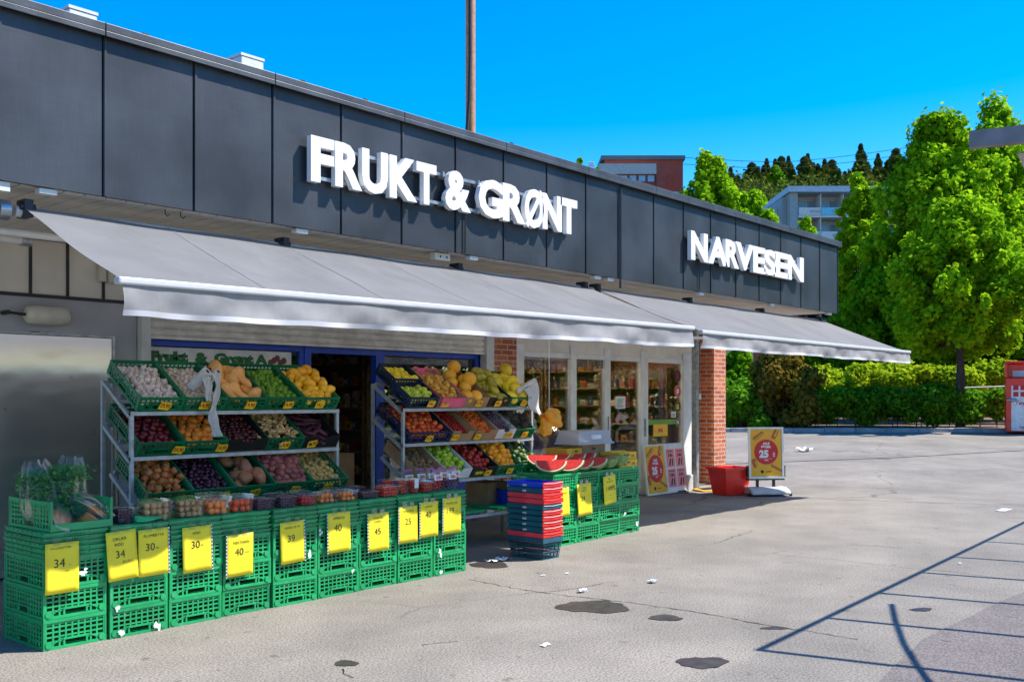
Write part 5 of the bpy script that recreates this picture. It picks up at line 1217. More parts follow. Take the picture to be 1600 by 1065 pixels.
# A-board
g0 = ground(1196, 773); t = thing('pavement_sign', 'silver-framed orange poster sign on a grey rolling base, ALLE PØLSER 25', 'pavement sign', tuple(g0), -A*.0-.10)
W_, H_ = .60, .84; zc = .27+H_/2; Mp = Matrix.Translation((0, -.02, zc)) @ Matrix.Rotation(-.05, 4, 'X') @ UP; rzv = -.80
t.rotation_euler = (0, 0, -.72)
for s in (0,):
    b = B()
    for (a0, a1, c0, c1) in ((-W_/2, W_/2, H_/2-.035, H_/2), (-W_/2, W_/2, -H_/2, -H_/2+.035), (-W_/2, -W_/2+.035, -H_/2+.035, H_/2-.035), (W_/2-.035, W_/2, -H_/2+.035, H_/2-.035)): b.box(a0, a1, c0, c1, -.02, .02, Mp)
    loc(t, 'frame', b, M_['alu'], .004)
b = B(); b.box(-W_/2+.03, W_/2-.03, -H_/2+.03, H_/2-.03, -.015, .004, Mp); loc(t, 'back_board', b, M_['grey_plastic'])
poster(t, Mp @ Matrix.Translation((0, 0, .006)), W_-.08, H_-.08)
b = B(); b.box(-.16, -.12, -.02, .02, .12, .29); b.box(.12, .16, -.02, .02, .12, .29); b.box(-W_/2-.025, -W_/2-.003, -.04, .03, .30, .48); b.box(W_/2+.003, W_/2+.025, -.04, .03, .30, .48); b.box(-W_/2-.02, W_/2+.02, -.025, .025, .245, .27); loc(t, 'leg', b, M_['dark_metal'])
b = B(); b.add(*(lambda P: (P, [tuple(range(9)), tuple(range(9, 18))[::-1]]+[(i, 9+i, 9+(i+1) % 9, (i+1) % 9) for i in range(9)]))([(-.33+(.66)*u0, y, z) for u0 in (0, 1) for (y, z) in ((-.28, .03), (-.27, .07), (-.20, .11), (-.08, .14), (.08, .14), (.20, .11), (.27, .07), (.28, .03), (0, .02))])); o = loc(t, 'base', b, M_['grey_plastic'], .02)
b = B(); 
for s in (-.345, .345): b.tube([(s-.015, -.2, .03), (s+.015, -.2, .03)], .03, 12); b.tube([(s-.015, .2, .03), (s+.015, .2, .03)], .03, 12)
loc(t, 'wheel', b, M_['black'])
# red tub by the pillar
g0 = ground(1140, 772); t = thing('waste_bin', 'bright red plastic bin with wide rim beside the brick pillar', 'bin', tuple(g0), -.35)
b = B(); w0, w1, d0, d1, h_ = .19, .25, .17, .22, .44
P = [(-w0, -d0, .01), (w0, -d0, .01), (w0, d0, .01), (-w0, d0, .01), (-w1, -d1, h_), (w1, -d1, h_), (w1, d1, h_), (-w1, d1, h_)]
b.add([(x*1.12, y, z) for x, y, z in P], [(0, 3, 2, 1), (0, 1, 5, 4), (1, 2, 6, 5), (2, 3, 7, 6), (3, 0, 4, 7)]); 
o = loc(t, 'body', b, M_['red_plastic']); k = o.modifiers.new('s', 'SOLIDIFY'); k.thickness = .01
b = B()
for (a0, a1, c0, c1) in ((-.31, .31, -.25, -.215), (-.31, .31, .215, .25), (-.31, -.275, -.215, .215), (.275, .31, -.215, .215)): b.box(a0, a1, c0, c1, h_-.03, h_+.015)
loc(t, 'rim', b, M_['red_plastic'], .006)
# leaning poster frame
pa = at(1007, 768, YW-.25); pb_ = at(1073, 768, YW-.25)
W_ = .86; xa = gx(945, YW-.3)
xa = gx(1008, YW-.28); W_ = gx(1071, YW-.28)-xa; cx = xa+W_/2; H_ = .82
t = thing('leaning_poster_frame', 'white framed double poster leaning against the kiosk door, orange and pink', 'poster frame', (cx, YW-.28, 0)); Mp = Matrix.Translation((0, 0, H_/2+.01)) @ Matrix.Rotation(-.12, 4, 'X') @ UP
b = B()
for (a0, a1, c0, c1) in ((-W_/2, W_/2, H_/2-.025, H_/2), (-W_/2, W_/2, -H_/2, -H_/2+.025), (-W_/2, -W_/2+.025, -H_/2+.025, H_/2-.025), (W_/2-.025, W_/2, -H_/2+.025, H_/2-.025), (-.012, .012, -H_/2+.025, H_/2-.025)): b.box(a0, a1, c0, c1, -.02, .012, Mp)
loc(t, 'frame', b, M_['alu'], .003)
b = B(); b.box(-W_/2+.02, W_/2-.02, -H_/2+.02, H_/2-.02, -.018, .001, Mp); loc(t, 'back_board', b, M_['paper'])
poster(t, Mp @ Matrix.Translation((-W_/4, 0, .002)), W_/2-.05, H_-.06)
b = B()
for sx in (-1, 1):
    for sy in (-1, 1): b.box(W_/4+sx*W_*.115-W_*.10, W_/4+sx*W_*.115+W_*.10, sy*H_*.2-H_*.185, sy*H_*.2+H_*.185, .002, .005, Mp)
loc(t, 'pink_poster', b, M_['pink_paper'])
b = B()
for sx in (-1, 1):
    for sy in (-1, 1):
        text(b, '2-30:-', Mp, W_/4+sx*W_*.115, sy*H_*.2+H_*.06, H_*.06, bold=.05, z=.007, maxw=W_*.16); sausage(b, Mp, W_/4+sx*W_*.115-W_*.02, sy*H_*.2-H_*.08, H_*.16, H_*.05, 1.2, .007); sausage(b, Mp, W_/4+sx*W_*.115+W_*.04, sy*H_*.2-H_*.08, H_*.14, H_*.04, 1.4, .007)
        b.box(W_/4+sx*W_*.115-W_*.07, W_/4+sx*W_*.115+W_*.07, sy*H_*.2+H_*.13, sy*H_*.2+H_*.145, .006, .0075, Mp)
loc(t, 'lettering', b, M_['ink'])
# bits by the column
q = ground(1065, 768); t = thing('cardboard_sheet', 'flattened brown cardboard sheet on the ground by the steel column', 'cardboard', tuple(q), .5); b = B(); b.box(-.25, .25, -.12, .12, .012, .02); loc(t, 'sheet', b, M_['card']); b = B(); b.box(-.2, .15, -.08, .07, .0205, .035); loc(t, 'flap', b, M_['black'])
q = ground(1108, 766); t = thing('cardboard_sheet', 'orange-brown carton piece lying in front of the brick pillar', 'cardboard', tuple(q), -.2); b = B(); b.box(-.28, .28, -.12, .12, .01, .03, Matrix.Rotation(.1, 4, 'X')); loc(t, 'sheet', b, M_['card_yellow']); b = B(); b.box(-.2, .2, -.07, .09, .031, .036, Matrix.Rotation(.1, 4, 'X')); loc(t, 'inner_face', b, M_['black'])
q = at(1072, 760, YW-.3); t = thing('metal_box', 'small white metal box at the foot of the steel column', 'box', (q.x, q.y, 0)); b = B(); b.box(-.02, .14, -.06, .1, 0, .28); loc(t, 'casing', b, M_['white_metal'], .01); b = B(); b.box(-.005, .125, -.063, -.0605, .03, .25); loc(t, 'door_panel', b, M_['grey_plastic'])
# stickers on the kiosk window
def sticker(px, py, r, m, label, ch, chm, ry=None):
    q = at(px, py, YW-.004); t = thing('window_sticker', label, 'sticker', tuple(q)); M = Matrix.Translation((0, 0, 0)) @ UP
    b = B(); disc(b, M, 0, 0, r, .0, n=28); loc(t, 'disc', b, M_[m])
    b = B()
    for k in range(28):
        a0, a1 = 2*PI*k/28, 2*PI*(k+1)/28; b.poly([(r*.88*math.cos(a0), r*.88*math.sin(a0), .001), (r*.94*math.cos(a0), r*.94*math.sin(a0), .001), (r*.94*math.cos(a1), r*.94*math.sin(a1), .001), (r*.88*math.cos(a1), r*.88*math.sin(a1), .001)], M)
    if ch: text(b, ch, M, 0, 0, r*1.0, bold=.05, z=.001, maxw=r*1.3)
    loc(t, 'mark', b, M_[chm])
simple('sticker_black', (.01, .01, .012), .4); simple('sticker_yellow', (.75, .6, .05), .4); simple('green_band', (.16, .32, .04), .4); simple('dhl_yellow', (.88, .50, .01), .4); simple('dhl_red', (.6, .02, .03), .4)
simple('pink_round', (.80, .38, .55), .4); simple('brown_print', (.16, .05, .04), .5)
sticker(1059, 587, .105, 'sticker_black', 'round black sticker with multicolour mark, topmost on the kiosk side window', 'S', 'dhl_red')
sticker(1059, 611, .105, 'poster_red', 'round red sticker with a white hash sign', '#', 'paper')
sticker(1059, 635, .10, 'sticker_black', 'round black sticker with a yellow mark', '@', 'sticker_yellow')
sticker(1059, 659, .075, 'sticker_black', 'small round black sticker with white N', 'N', 'paper')
def flat(name, label, cat, px0, px1, py0, py1, Y, m):
    a = at(px0, py0, Y); c = at(px1, py0, Y); e = at((px0+px1)/2, py1, Y); t = thing(name, label, cat, ((a.x+c.x)/2, Y, e.z)); b = B(); b.box(-(c.x-a.x)/2, (c.x-a.x)/2, -.001, .001, 0, a.z-e.z)
    loc(t, 'sheet', b, M_[m]); return t, (c.x-a.x), (a.z-e.z)
t, w_, h_ = flat('window_band', 'green band across the kiosk side window above the parcel sign', 'sticker', 1011, 1056, 656, 663, YW-.004, 'green_band')
t, w_, h_ = flat('parcel_sign', 'yellow parcel sign reading DHL in red on the kiosk window', 'sign', 1021, 1043, 663, 681, YW-.008, 'dhl_yellow')
b = B(); text(b, 'DHL', Matrix.Translation((0, -.002, h_*.5)) @ UP @ Matrix(((1, .35, 0, 0), (0, 1, 0, 0), (0, 0, 1, 0), (0, 0, 0, 1))), 0, 0, h_*.32, bold=.07, z=.001, maxw=w_*.7); b.box(-w_*.45, -w_*.33, -.0025, -.0015, h_*.40, h_*.44); b.box(w_*.33, w_*.45, -.0025, -.0015, h_*.40, h_*.44); loc(t, 'lettering', b, M_['dhl_red'])
t, w_, h_ = flat('window_notice', 'white paper notice on the middle kiosk door glass', 'notice', 962, 977, 619, 638, YW-.006, 'paper')
b = B(); [b.box(-w_*.4, w_*(.1+.3*R.random()), -.003, -.002, h_*(.1+.1*k), h_*(.14+.1*k)) for k in range(8)]; loc(t, 'print', b, M_['green_text'])
t, w_, h_ = flat('window_notice', 'small white card between the stickers on the kiosk window', 'notice', 1049, 1056, 643, 652, YW-.006, 'paper')
b = B(); [b.box(-w_*.4, w_*.3, -.003, -.002, h_*(.2+.2*k), h_*(.28+.2*k)) for k in range(3)]; loc(t, 'print', b, M_['ink'])
# ghost lettering high on the glass
simple('etched', (.10, .09, .085), .5)
for (px, py, s, lab) in ((826, 569, 'TER', 'faint grey letters TER high on the left kiosk glass'), (925, 568, 'BRUKT KAFFE', 'faint grey words high on the kiosk door glass')):
    q = at(px, py, YW-.003); t = thing('window_lettering', lab, 'lettering', tuple(q)); b = B(); text(b, s, UP, 0, 0, .13, bold=.04, maxw=.95); loc(t, 'letters', b, M_['etched'])
# two round pink donut posters behind the left glass
for (px, py, r, lab) in ((829, 707, .30, 'larger round pink poster with a brown print behind the left kiosk glass'), (870, 706, .25, 'smaller round pink poster with dark centre behind the left kiosk glass')):
    q = at(px, py, YW+.06); t = thing('round_poster', lab, 'poster', tuple(q)); b = B(); disc(b, UP, 0, 0, r, 0, n=36); loc(t, 'board', b, M_['pink_round'])
    b = B(); disc(b, UP, 0, -r*.15, r*.34, .003, n=24); 
    for k in range(9): a = 2*PI*k/9; sausage(b, UP, r*.66*math.cos(a), r*.66*math.sin(a), r*.30, r*.13, a*1.7, .003)
    loc(t, 'print', b, M_['brown_print'])
    b = B()
    for k in range(12): a = 2*PI*k/12+.3; sausage(b, UP, r*.80*math.cos(a), r*.80*math.sin(a), r*.16, r*.07, a*2.3, .004)
    loc(t, 'sprinkles', b, M_['card_yellow'])
# shop name board in the left window
t, w_, h_ = flat('window_board', 'white board reading Frukt & Grønt A in green behind the left window', 'sign', 229, 455, 541, 582, YB-.05, 'paper')
b = B(); text(b, 'Frukt  &  Grønt A', Matrix.Translation((0, -.003, h_*.60)) @ UP, -.08*w_, 0, h_*.50, bold=.085, z=.001, w=w_*.80)
loc(t, 'lettering', b, M_['green_text'])
b = B(); [disc(b, Matrix.Translation((0, -.004, 0)) @ UP, w_*(.34+.025*k), h_*(.5+.1*(k % 3)), .035, .0005*k) for k in range(5)]; loc(t, 'fruit_print', b, M_['brown_print'])
t, w_, h_ = flat('window_board', 'dark unlit OPEN board in the upper right shop window', 'sign', 692, 725, 560, 582, YB+.12, 'sticker_black'); b = B(); text(b, 'OPEN', Matrix.Translation((0, -.003, h_*.3)) @ UP, 0, 0, h_*.35, bold=.02, z=.001, maxw=w_*.8); loc(t, 'lettering', b, M_['etched'])
# ------------------------------------------------------------------ interiors
packc = [(.55, .12, .03), (.7, .45, .05), (.6, .5, .35), (.12, .28, .10), (.5, .05, .03), (.35, .22, .12), (.65, .6, .55), (.10, .12, .3)]
for i, c in enumerate(packc): simple('pack%d' % i, c, .45, var=.25, vs=30, rnd=.3)
packm = []
for i in range(8):
    b = B(); w0 = [.09, .12, .07, .15, .10, .08, .13, .06][i]; h0 = [.16, .10, .20, .12, .14, .18, .09, .15][i]; b.box(-w0/2, w0/2, -.05, .05, 0, h0*.86); b.box(-w0*.42, w0*.42, -.04, .04, h0*.86, h0); b.box(-w0*.35, w0*.35, -.0515, -.0505, h0*.2, h0*.6, None, 1)
    packm.append(b.mesh('packet', [M_['pack%d' % i], M_['pack%d' % ((i+3) % 8)]]))
def shelves(u0, u1, w, levels, label, goods, side=False, n=99):
    f = (lambda u, v, z: (v, u, z)) if side else (lambda u, v, z: (u, v, z)); t = thing('shelf_unit', label, 'shelf', f((u0+u1)/2, w, 0))
    def bld(b, nm, m): b.v = [f(*p) for p in b.v]; b.build(nm, m, t)
    for x in (u0, u1): b = B(); b.box(x-.015, x+.015, w-.18, w+.2, .03, levels[-1]+.35); bld(b, 'upright', M_['wood'])
    b = B(); b.box(u0+.016, u1-.016, w+.18, w+.2, .03, levels[-1]+.35); bld(b, 'back_panel', M_['shopwall'])
    for z in levels:
        b = B(); b.box(u0+.016, u1-.016, w-.18, w+.179, z-.02, z); bld(b, 'shelf', M_['wood'])
        x = u0+.1
        while x < u1-.08:
            o = bpy.data.objects.new('packet', R.choice(packm)); col.objects.link(o); o.location = f(x, w-.08+R.uniform(-.03, .03), z+.001); o.rotation_euler = (0, 0, R.uniform(-.15, .15)+(-PI/2 if side else 0)); o.scale = (1, 1, R.uniform(.9, 1.3))
            tag(o, 'small coloured packet standing on '+goods, 'packet', 'packets on '+goods); x += R.uniform(.14, .19)
LV = [.45, .78, 1.11, 1.44, 1.77, 2.1]
shelves(9.5, 10.9, 15.45, LV[:5], 'goods shelf along the kiosk side wall, nearest the door glass', 'the near kiosk side shelf', True)
shelves(11.0, 12.3, 15.45, LV, 'goods shelf in the middle of the kiosk side wall', 'the middle kiosk side shelf', True)
shelves(12.4, 13.8, 15.45, LV, 'goods shelf deepest inside along the kiosk side wall', 'the deep kiosk side shelf', True)
shelves(12.6, 13.6, 13.9, LV, 'goods shelf across the back of the kiosk', 'the rear kiosk shelf')
shelves(9.9, 11.2, 9.85, LV, 'dark goods shelf seen through the open shop doorway', 'the doorway side shelf', True)
shelves(11.3, 12.8, 9.85, LV, 'dark goods shelf deeper inside beyond the doorway', 'the deep doorway shelf', True)
shelves(7.2, 8.3, 12.3, LV, 'dark goods shelf at the back of the fruit shop', 'the back shop shelf')
shelves(5.6, 6.8, 11.4, LV[:3], 'dark goods shelf behind the left shop window', 'the left window shelf')
t = thing('sales_counter', 'pale sales counter with curved glass front inside the kiosk', 'counter', (13.4, 10.3, 0)); b = B(); b.box(-.9, .9, -.3, .3, .03, 1.0); loc(t, 'body', b, M_['cream']); b = B(); b.grid(lambda u, v: (-.88+1.76*u, -.28+.5*math.sin(v*PI/2), 1.0+.42*math.sin(v*PI/2+.05)), 4, 8); loc(t, 'glass_front', b, M_['pane']); b = B(); b.box(-.92, .92, -.32, .32, 1.0005, 1.03); loc(t, 'worktop', b, M_['wood'])
# ================================================================== POLE, CANOPY
p = dp(735, 300, 30); t = thing('utility_pole', 'tall brown pole rising behind the fascia with a dark cable beside it', 'pole', (p.x, p.y, 0)); b = B(); b.tube([(p.x, p.y, 0), (p.x, p.y, 20)], .15, 16); b.build('pole', M_['tan_pole'], t)
b = B(); b.tube([(p.x-.16, p.y-.1, 20), (p.x-.17, p.y-.15, 12), (p.x-.16, p.y-.1, 10.6), (p.x-.30, p.y-.1, 9.2), (p.x-.3, p.y-.1, 5)], .055, 8); b.build('cable', M_['black'], t)
Hc = 2.75; c0 = zl(4.22, 1.98, Hc); dm = (zl(.787, .617)); dr = zl(-.46, .89)
sl_ = [.0]
def cpt(m, n, z=0): return c0+dm*m+dr*n+Vector((0, 0, z))
t = thing('glass_canopy', 'grey steel canopy frame with milky roof panels, corner at the upper right', 'canopy', (c0.x, c0.y, 0))
def beam(b, p, q, w=.04, h=.07):
    d = (q-p).normalized(); s = Vector((-d.y, d.x, 0)).normalized()*w/2; u = Vector((0, 0, h))
    b.add([p-s, p+s, p+s+u, p-s+u, q-s, q+s, q+s+u, q-s+u], [(0, 1, 2, 3), (4, 7, 6, 5), (0, 4, 5, 1), (1, 5, 6, 2), (2, 6, 7, 3), (3, 7, 4, 0)])
b = B(); rung = [ground(1195, 1015), ground(1300, 965), ground(1380, 926), ground(1445, 894), ground(1498, 870), ground(1548, 846)]
off = Vector((SUN.x/SUN.z*Hc, SUN.y/SUN.z*Hc, 0))
b = B(); beam(b, cpt(0, -.02, -.085), cpt(0, 3.5, -.085), .05, .07); b.build('end_beam', mat('beam_grey', (.17, .17, .18), .6, var=.2, vs=9), t)
mvals = []
for q in rung:
    w_ = Vector((q.x, q.y, 0))+off-Vector((c0.x, c0.y, 0)); den = dm.x*dr.y-dm.y*dr.x; m_ = (w_.x*dr.y-w_.y*dr.x)/den; n_ = (dm.x*w_.y-dm.y*w_.x)/den; mvals.append(m_)
    b = B(); beam(b, cpt(m_, n_), cpt(m_, 4.2), .034, .05); b.build('rafter', M_['galv'], t)
b = B(); beam(b, cpt(0, 4.2, -.1), cpt(12, 4.2, -.1), .08, .12); b.build('rear_beam', M_['galv'], t)
b = B(); beam(b, cpt(min(mvals)-.02, 0), cpt(12, 0), .026, .045); b.build('edge_beam', M_['galv'], t)
for m_ in (0.2, 6, 11.8): b = B(); q = cpt(m_, 4.2, -.1); b.tube([(q.x, q.y, 0), (q.x, q.y, q.z)], .05, 10); b.build('post', M_['galv'], t)
b = B()
P = [cpt(.12, .14, -.10), cpt(1.0, .05, -.10), cpt(1.0, 4.1, -.10), cpt(.12, 4.1, -.10)]; b.add([tuple(p) for p in P], [(0, 1, 2, 3)]); b.build('roof_panel', M_['canopy_glass'], t, solid=.006)
mv = [1.0]+sorted(mvals)+[12]
for i in range(len(mv)-1):
    b = B(); P = [cpt(mv[i]+.02, .03, .03), cpt(mv[i+1]-.02, .03, .03), cpt(mv[i+1]-.02, 4.1, .03), cpt(mv[i]+.02, 4.1, .03)]; b.add([tuple(p) for p in P], [(0, 1, 2, 3)]); b.build('roof_panel', glass('thin_roof%d' % i, (.93, .93, .93), .8) if i == 0 else bpy.data.materials['thin_roof0'], t)
s0 = ground(1393, 943); s1 = ground(1412, 1005); s2 = ground(1452, 1068)
b = B(); b.tube([Vector((q.x, q.y, z))+Vector((SUN.x, SUN.y, 0))/SUN.z*z for q, z in ((s0, 2.60), (ground(1399, 970), 2.53), (s1, 2.45), (ground(1430, 1037), 2.35), (s2, 2.25), (ground(1490, 1120), 2.08), (ground(1560, 1200), 1.9))], .02, 8); b.build('brace', M_['galv'], t)
# ================================================================== CLOTHES CONTAINER
g0 = zl(31.0, 16.35); g0.z = gh(g0.x, g0.y); t = thing('clothes_container', 'red and white clothes collection container at the right edge', 'container', tuple(g0), A-PI/2-.42)
b = B(); b.box(-.75, .75, -.5, .5, .05, 1.75); b.box(-.75, .75, -.12, .5, 1.7505, 2.2); loc(t, 'body', b, M_['red_plastic'], .03)
b = B(); b.box(-.78, .78, -.5, .52, 2.2005, 2.27); b.box(-.78, -.70, -.5, -.125, 1.76, 2.2); b.box(.70, .78, -.5, -.125, 1.76, 2.2); loc(t, 'roof', b, M_['red_plastic'], .02)
b = B(); b.box(-.60, .70, -.512, -.5005, .1, 1.5); loc(t, 'front_panel', b, M_['paper'])
b = B(); b.box(-.55, .65, -.2, -.13, 1.78, 1.98); loc(t, 'chute', b, M_['white_metal'])
b = B()
for i in range(4):
    for j in range(2): b.box(-.55+i*.2, -.40+i*.2, -.516, -.5125, 1.16+j*.2, 1.31+j*.2)
text(b, 'Tøy', Matrix.Translation((-.36, -.515, .95)) @ UP, 0, 0, .16, bold=.02, z=.002); text(b, 'Tøy og sko', Matrix.Translation((-.15, -.515, .2)) @ UP, 0, 0, .1, bold=.02, z=.002)
loc(t, 'lettering', b, M_['poster_red'])
b = B(); b.tube([(-.74, -.54, 1.05), (-.45, -.54, 1.05)], .05, 8); loc(t, 'lock', b, M_['galv'])
# ================================================================== VEGETATION
def leafmesh(name, blobs, nleaf, ls, material, seed, flat_=.0, parent=None, up=.35, origin=(0, 0, 0), hang=0):
    rng = np.random.default_rng(seed); C = np.array([b_[0] for b_ in blobs]); Rr = np.array([b_[1] for b_ in blobs])
    wgt = (Rr.prod(axis=1)**(2/3)); wgt /= wgt.sum(); idx = rng.choice(len(blobs), nleaf, p=wgt)
    d = rng.normal(size=(nleaf, 3)); d /= np.linalg.norm(d, axis=1)[:, None]
    rad = rng.uniform(.25, 1.12, nleaf)**.7+np.abs(rng.normal(size=nleaf))*.20
    pos = C[idx]+d*Rr[idx]*rad[:, None]
    nrm = d*.7+rng.normal(size=(nleaf, 3))*.55; nrm[:, 2] += up; nrm /= np.linalg.norm(nrm, axis=1)[:, None]
    a = np.cross(nrm, rng.normal(size=(nleaf, 3))); a /= np.linalg.norm(a, axis=1)[:, None]; c = np.cross(nrm, a)
    s = (ls*rng.uniform(.6, 1.25, nleaf))[:, None]
    v = np.empty((nleaf, 4, 3)); v[:, 0] = pos-a*s*.55; v[:, 1] = pos+c*s*.42+nrm*s*.06; v[:, 2] = pos+a*s*.55; v[:, 3] = pos-c*s*.42+nrm*s*.06
    v -= np.array(origin)
    me = bpy.data.meshes.new(name); me.vertices.add(nleaf*4); me.vertices.foreach_set('co', v.reshape(-1).astype(np.float32))
    me.loops.add(nleaf*4); me.loops.foreach_set('vertex_index', np.arange(nleaf*4, dtype=np.int32)); me.polygons.add(nleaf)
    me.polygons.foreach_set('loop_start', np.arange(0, nleaf*4, 4, dtype=np.int32)); me.polygons.foreach_set('loop_total', np.full(nleaf, 4, dtype=np.int32)) if hasattr(me.polygons[0], 'loop_total') and False else None
    me.update(calc_edges=True); me.materials.append(material)
    o = bpy.data.objects.new(name, me); col.objects.link(o); o.parent = parent; return o
lm_bright = leafmat('leaf_lime', (.42, .66, .015), (.10, .28, .008), .5); lm_mid = leafmat('leaf_mid', (.27, .52, .012), (.05, .19, .008), .5); lm_dark = leafmat('leaf_conifer', (.17, .21, .03), (.022, .050, .012), .2)
lm_yel = leafmat('leaf_hedge', (.58, .66, .03), (.20, .38, .012)); lm_hd = leafmat('leaf_hedge_dark', (.20, .44, .02), (.04, .16, .012), .4); lm_red = leafmat('leaf_bronze', (.34, .20, .03), (.12, .13, .02), .35)
def tree(px, pyt, pyb, Z, wpx, seed, label, mt, nleaf=24000, ls=.26, nb=70, trunk=True, group=None, shape=1.0, name='broadleaf_tree', low=0.0, tb=None):
    r = random.Random(seed); c = dp(px, 0, Z); g = tb if tb is not None else gh(c.x, c.y); zt_ = EYE+(HOR-pyt)/F*Z; zb_ = max(g, EYE+(HOR-pyb)/F*Z); W = wpx/F*Z/2
    t = thing(name, label, 'tree', (c.x, c.y, g), 0, group); blobs = []; H = zt_-zb_
    nb = int(nb*2.6)
    for i in range(nb):
        u = (i+.5)/nb; hz = zb_+H*(.05+.90*u)
        env = W*shape*(math.sin(PI*min(1, (u*.82+.16)))**.65)*(1.0 if u < .5 else 1-.35*(u-.5))
        a = r.uniform(0, 2*PI); sp = r.random() < .28; q = env*math.sqrt(r.uniform(.9, 1.45) if sp else r.uniform(.10, 1.0)); br = W*(r.uniform(.05, .10) if sp else r.uniform(.10, .22))*(1-.35*max(0, u-.6)); hz += r.uniform(-.03, .05)*H; f2 = r.uniform(.8, 1.7)
        blobs.append(((c.x+q*math.cos(a), c.y+q*math.sin(a), hz), (br, br, br*f2)))
    leafmesh('crown', blobs, int(nleaf*1.3), ls*.80, mt, seed, parent=t, origin=(c.x, c.y, g))
    b = B(); b.tube([(c.x, c.y, g-.1), (c.x+.05, c.y, g+(zb_-g)*.6+.4), (c.x-.05, c.y+.05, zb_+H*.3), (c.x, c.y, zb_+H*.75)], [W*.075, W*.06, W*.045, W*.012], 10); b.build('trunk', M_['bark'], t)
    b = B()
    for i in range(0, nb, 9):
        q = Vector(blobs[i][0]); s = Vector((c.x, c.y, zb_+max(.2, (q.z-zb_)*.55))); m_ = (q+s)/2+Vector((0, 0, -.05*W)); b.tube([s, m_, q], [W*.03, W*.018, W*.006], 6)
    b.build('limb', M_['bark'], t); return t
tree(1475, 178, 560, 41, 215, 11, 'tall lime-green tree behind the hedge with its trunk showing', lm_bright, 42000, .27, 95)
tree(1560, 172, 600, 43, 190, 12, 'tallest lime-green tree near the right edge', lm_bright, 42000, .28, 95)
tree(1500, 315, 545, 32.9, 200, 13, 'bright tree crown low in front of the taller green trees', lm_bright, 30000, .22, 80)
tree(1343, 282, 560, 46, 96, 14, 'slender pale green tree just right of the shop fascia end', lm_bright, 20000, .30, 60)
tree(1400, 400, 590, 41, 175, 15, 'mid-green tree above the yellow-green hedge', lm_mid, 30000, .25, 70)
tree(1620, 330, 620, 41, 180, 21, 'mid-green tree behind the clothes container', lm_mid, 24000, .26, 60)
tree(1335, 490, 590, 42, 150, 16, 'low dark green tree behind the awning tip', lm_mid, 20000, .24, 50)
tree(1150, 545, 668, 36, 90, 17, 'bright green small tree just right of the brick pillar', lm_mid, 14000, .22, 40)
tree(1112, 244, 480, 60, 120, 18, 'yellow-green tree behind the shop roof beside the brick house', lm_bright, 24000, .36, 70)
tree(1180, 302, 480, 64, 110, 19, 'rounder yellow-green tree behind the NARVESEN letters', lm_bright, 16000, .36, 50)
tree(1260, 345, 480, 66, 70, 20, 'small yellow-green treetop below the white balconied block', lm_bright, 9000, .34, 30)
tree(903, 240, 420, 58, 36, 22, 'thin green treetop poking over the fascia before the brick house', lm_mid, 5000, .30, 24)
tree(935, 262, 420, 62, 40, 23, 'small green treetop at the left foot of the brick house', lm_mid, 5000, .30, 24)
# bronze bush + low plants
def bush(px, pyt, pyb, Z, wpx, seed, label, mt, nleaf, ls, name='bush', cat='bush'):
    r = random.Random(seed); c = dp(px, 0, Z); g = gh(c.x, c.y); zt_ = EYE+(HOR-pyt)/F*Z; W = wpx/F*Z/2; t = thing(name, label, cat, (c.x, c.y, g)); bl = []
    for i in range(40):
        u = r.random(); hz = g+.25+(zt_-g-.3)*u; env = W*(1-.55*u**1.5); a = r.uniform(0, 6.28); q = env*math.sqrt(r.random())*.85; br = W*r.uniform(.2, .34); bl.append(((c.x+q*math.cos(a), c.y+q*math.sin(a), hz), (br, br, br*.8)))
    leafmesh('foliage', bl, nleaf, ls, mt, seed, parent=t, origin=(c.x, c.y, g)); b = B()
    for i in range(0, 40, 3): b.tube([(c.x+r.uniform(-.15, .15), c.y, g), bl[i][0]], [.03, .008], 5)
    b.build('stem', M_['bark'], t)
bush(1222, 552, 672, 33.2, 125, 31, 'big bronze-leaved bush right of the pavement sign', lm_red, 16000, .17)
bush(1160, 610, 672, 32.8, 80, 32, 'low green bush between brick pillar and bronze bush', lm_hd, 8000, .15)
# hedge: dark front, yellow-green top behind
def hedge(Z, L0, L1, h0, h1, dep, mt, n, ls, seed, label):
    r = random.Random(seed); bl = []; c = zl(Z, (L0+L1)/2); g = gh(c.x, c.y); k = int((L1-L0)/.42)
    for i in range(k):
        for j in range(3):
            q = zl(Z+r.uniform(-dep/2, dep/2), L0+(i+.5+r.uniform(-.4, .4))*(L1-L0)/k); br = r.uniform(.28, .48); bl.append(((q.x, q.y, g+h0+(h1-h0)*(.15+.8*r.random()**.8)), (br, br, br*.8)))
    t = thing('hedge', label, 'hedge', (c.x, c.y, g)); leafmesh('foliage', bl, n, ls, mt, seed, parent=t, origin=(c.x, c.y, g), up=.6)
    b = B(); [b.tube([(bl[i][0][0], bl[i][0][1], g), bl[i][0]], .015, 5) for i in range(0, len(bl), 3)]; b.build('stem', M_['bark'], t)
hedge(33.0, 10.0, 16.2, .15, 1.25, 1.0, lm_hd, 30000, .14, 41, 'low dark green clipped hedge along the kerb')
hedge(36.6, 10.5, 20.5, .9, 2.15, 1.2, lm_yel, 34000, .17, 42, 'sunlit yellow-green hedge behind the dark one')
hedge(34.5, 4.5, 8.5, .2, 1.5, 1.2, lm_hd, 14000, .15, 43, 'dark hedge behind the bronze bush')
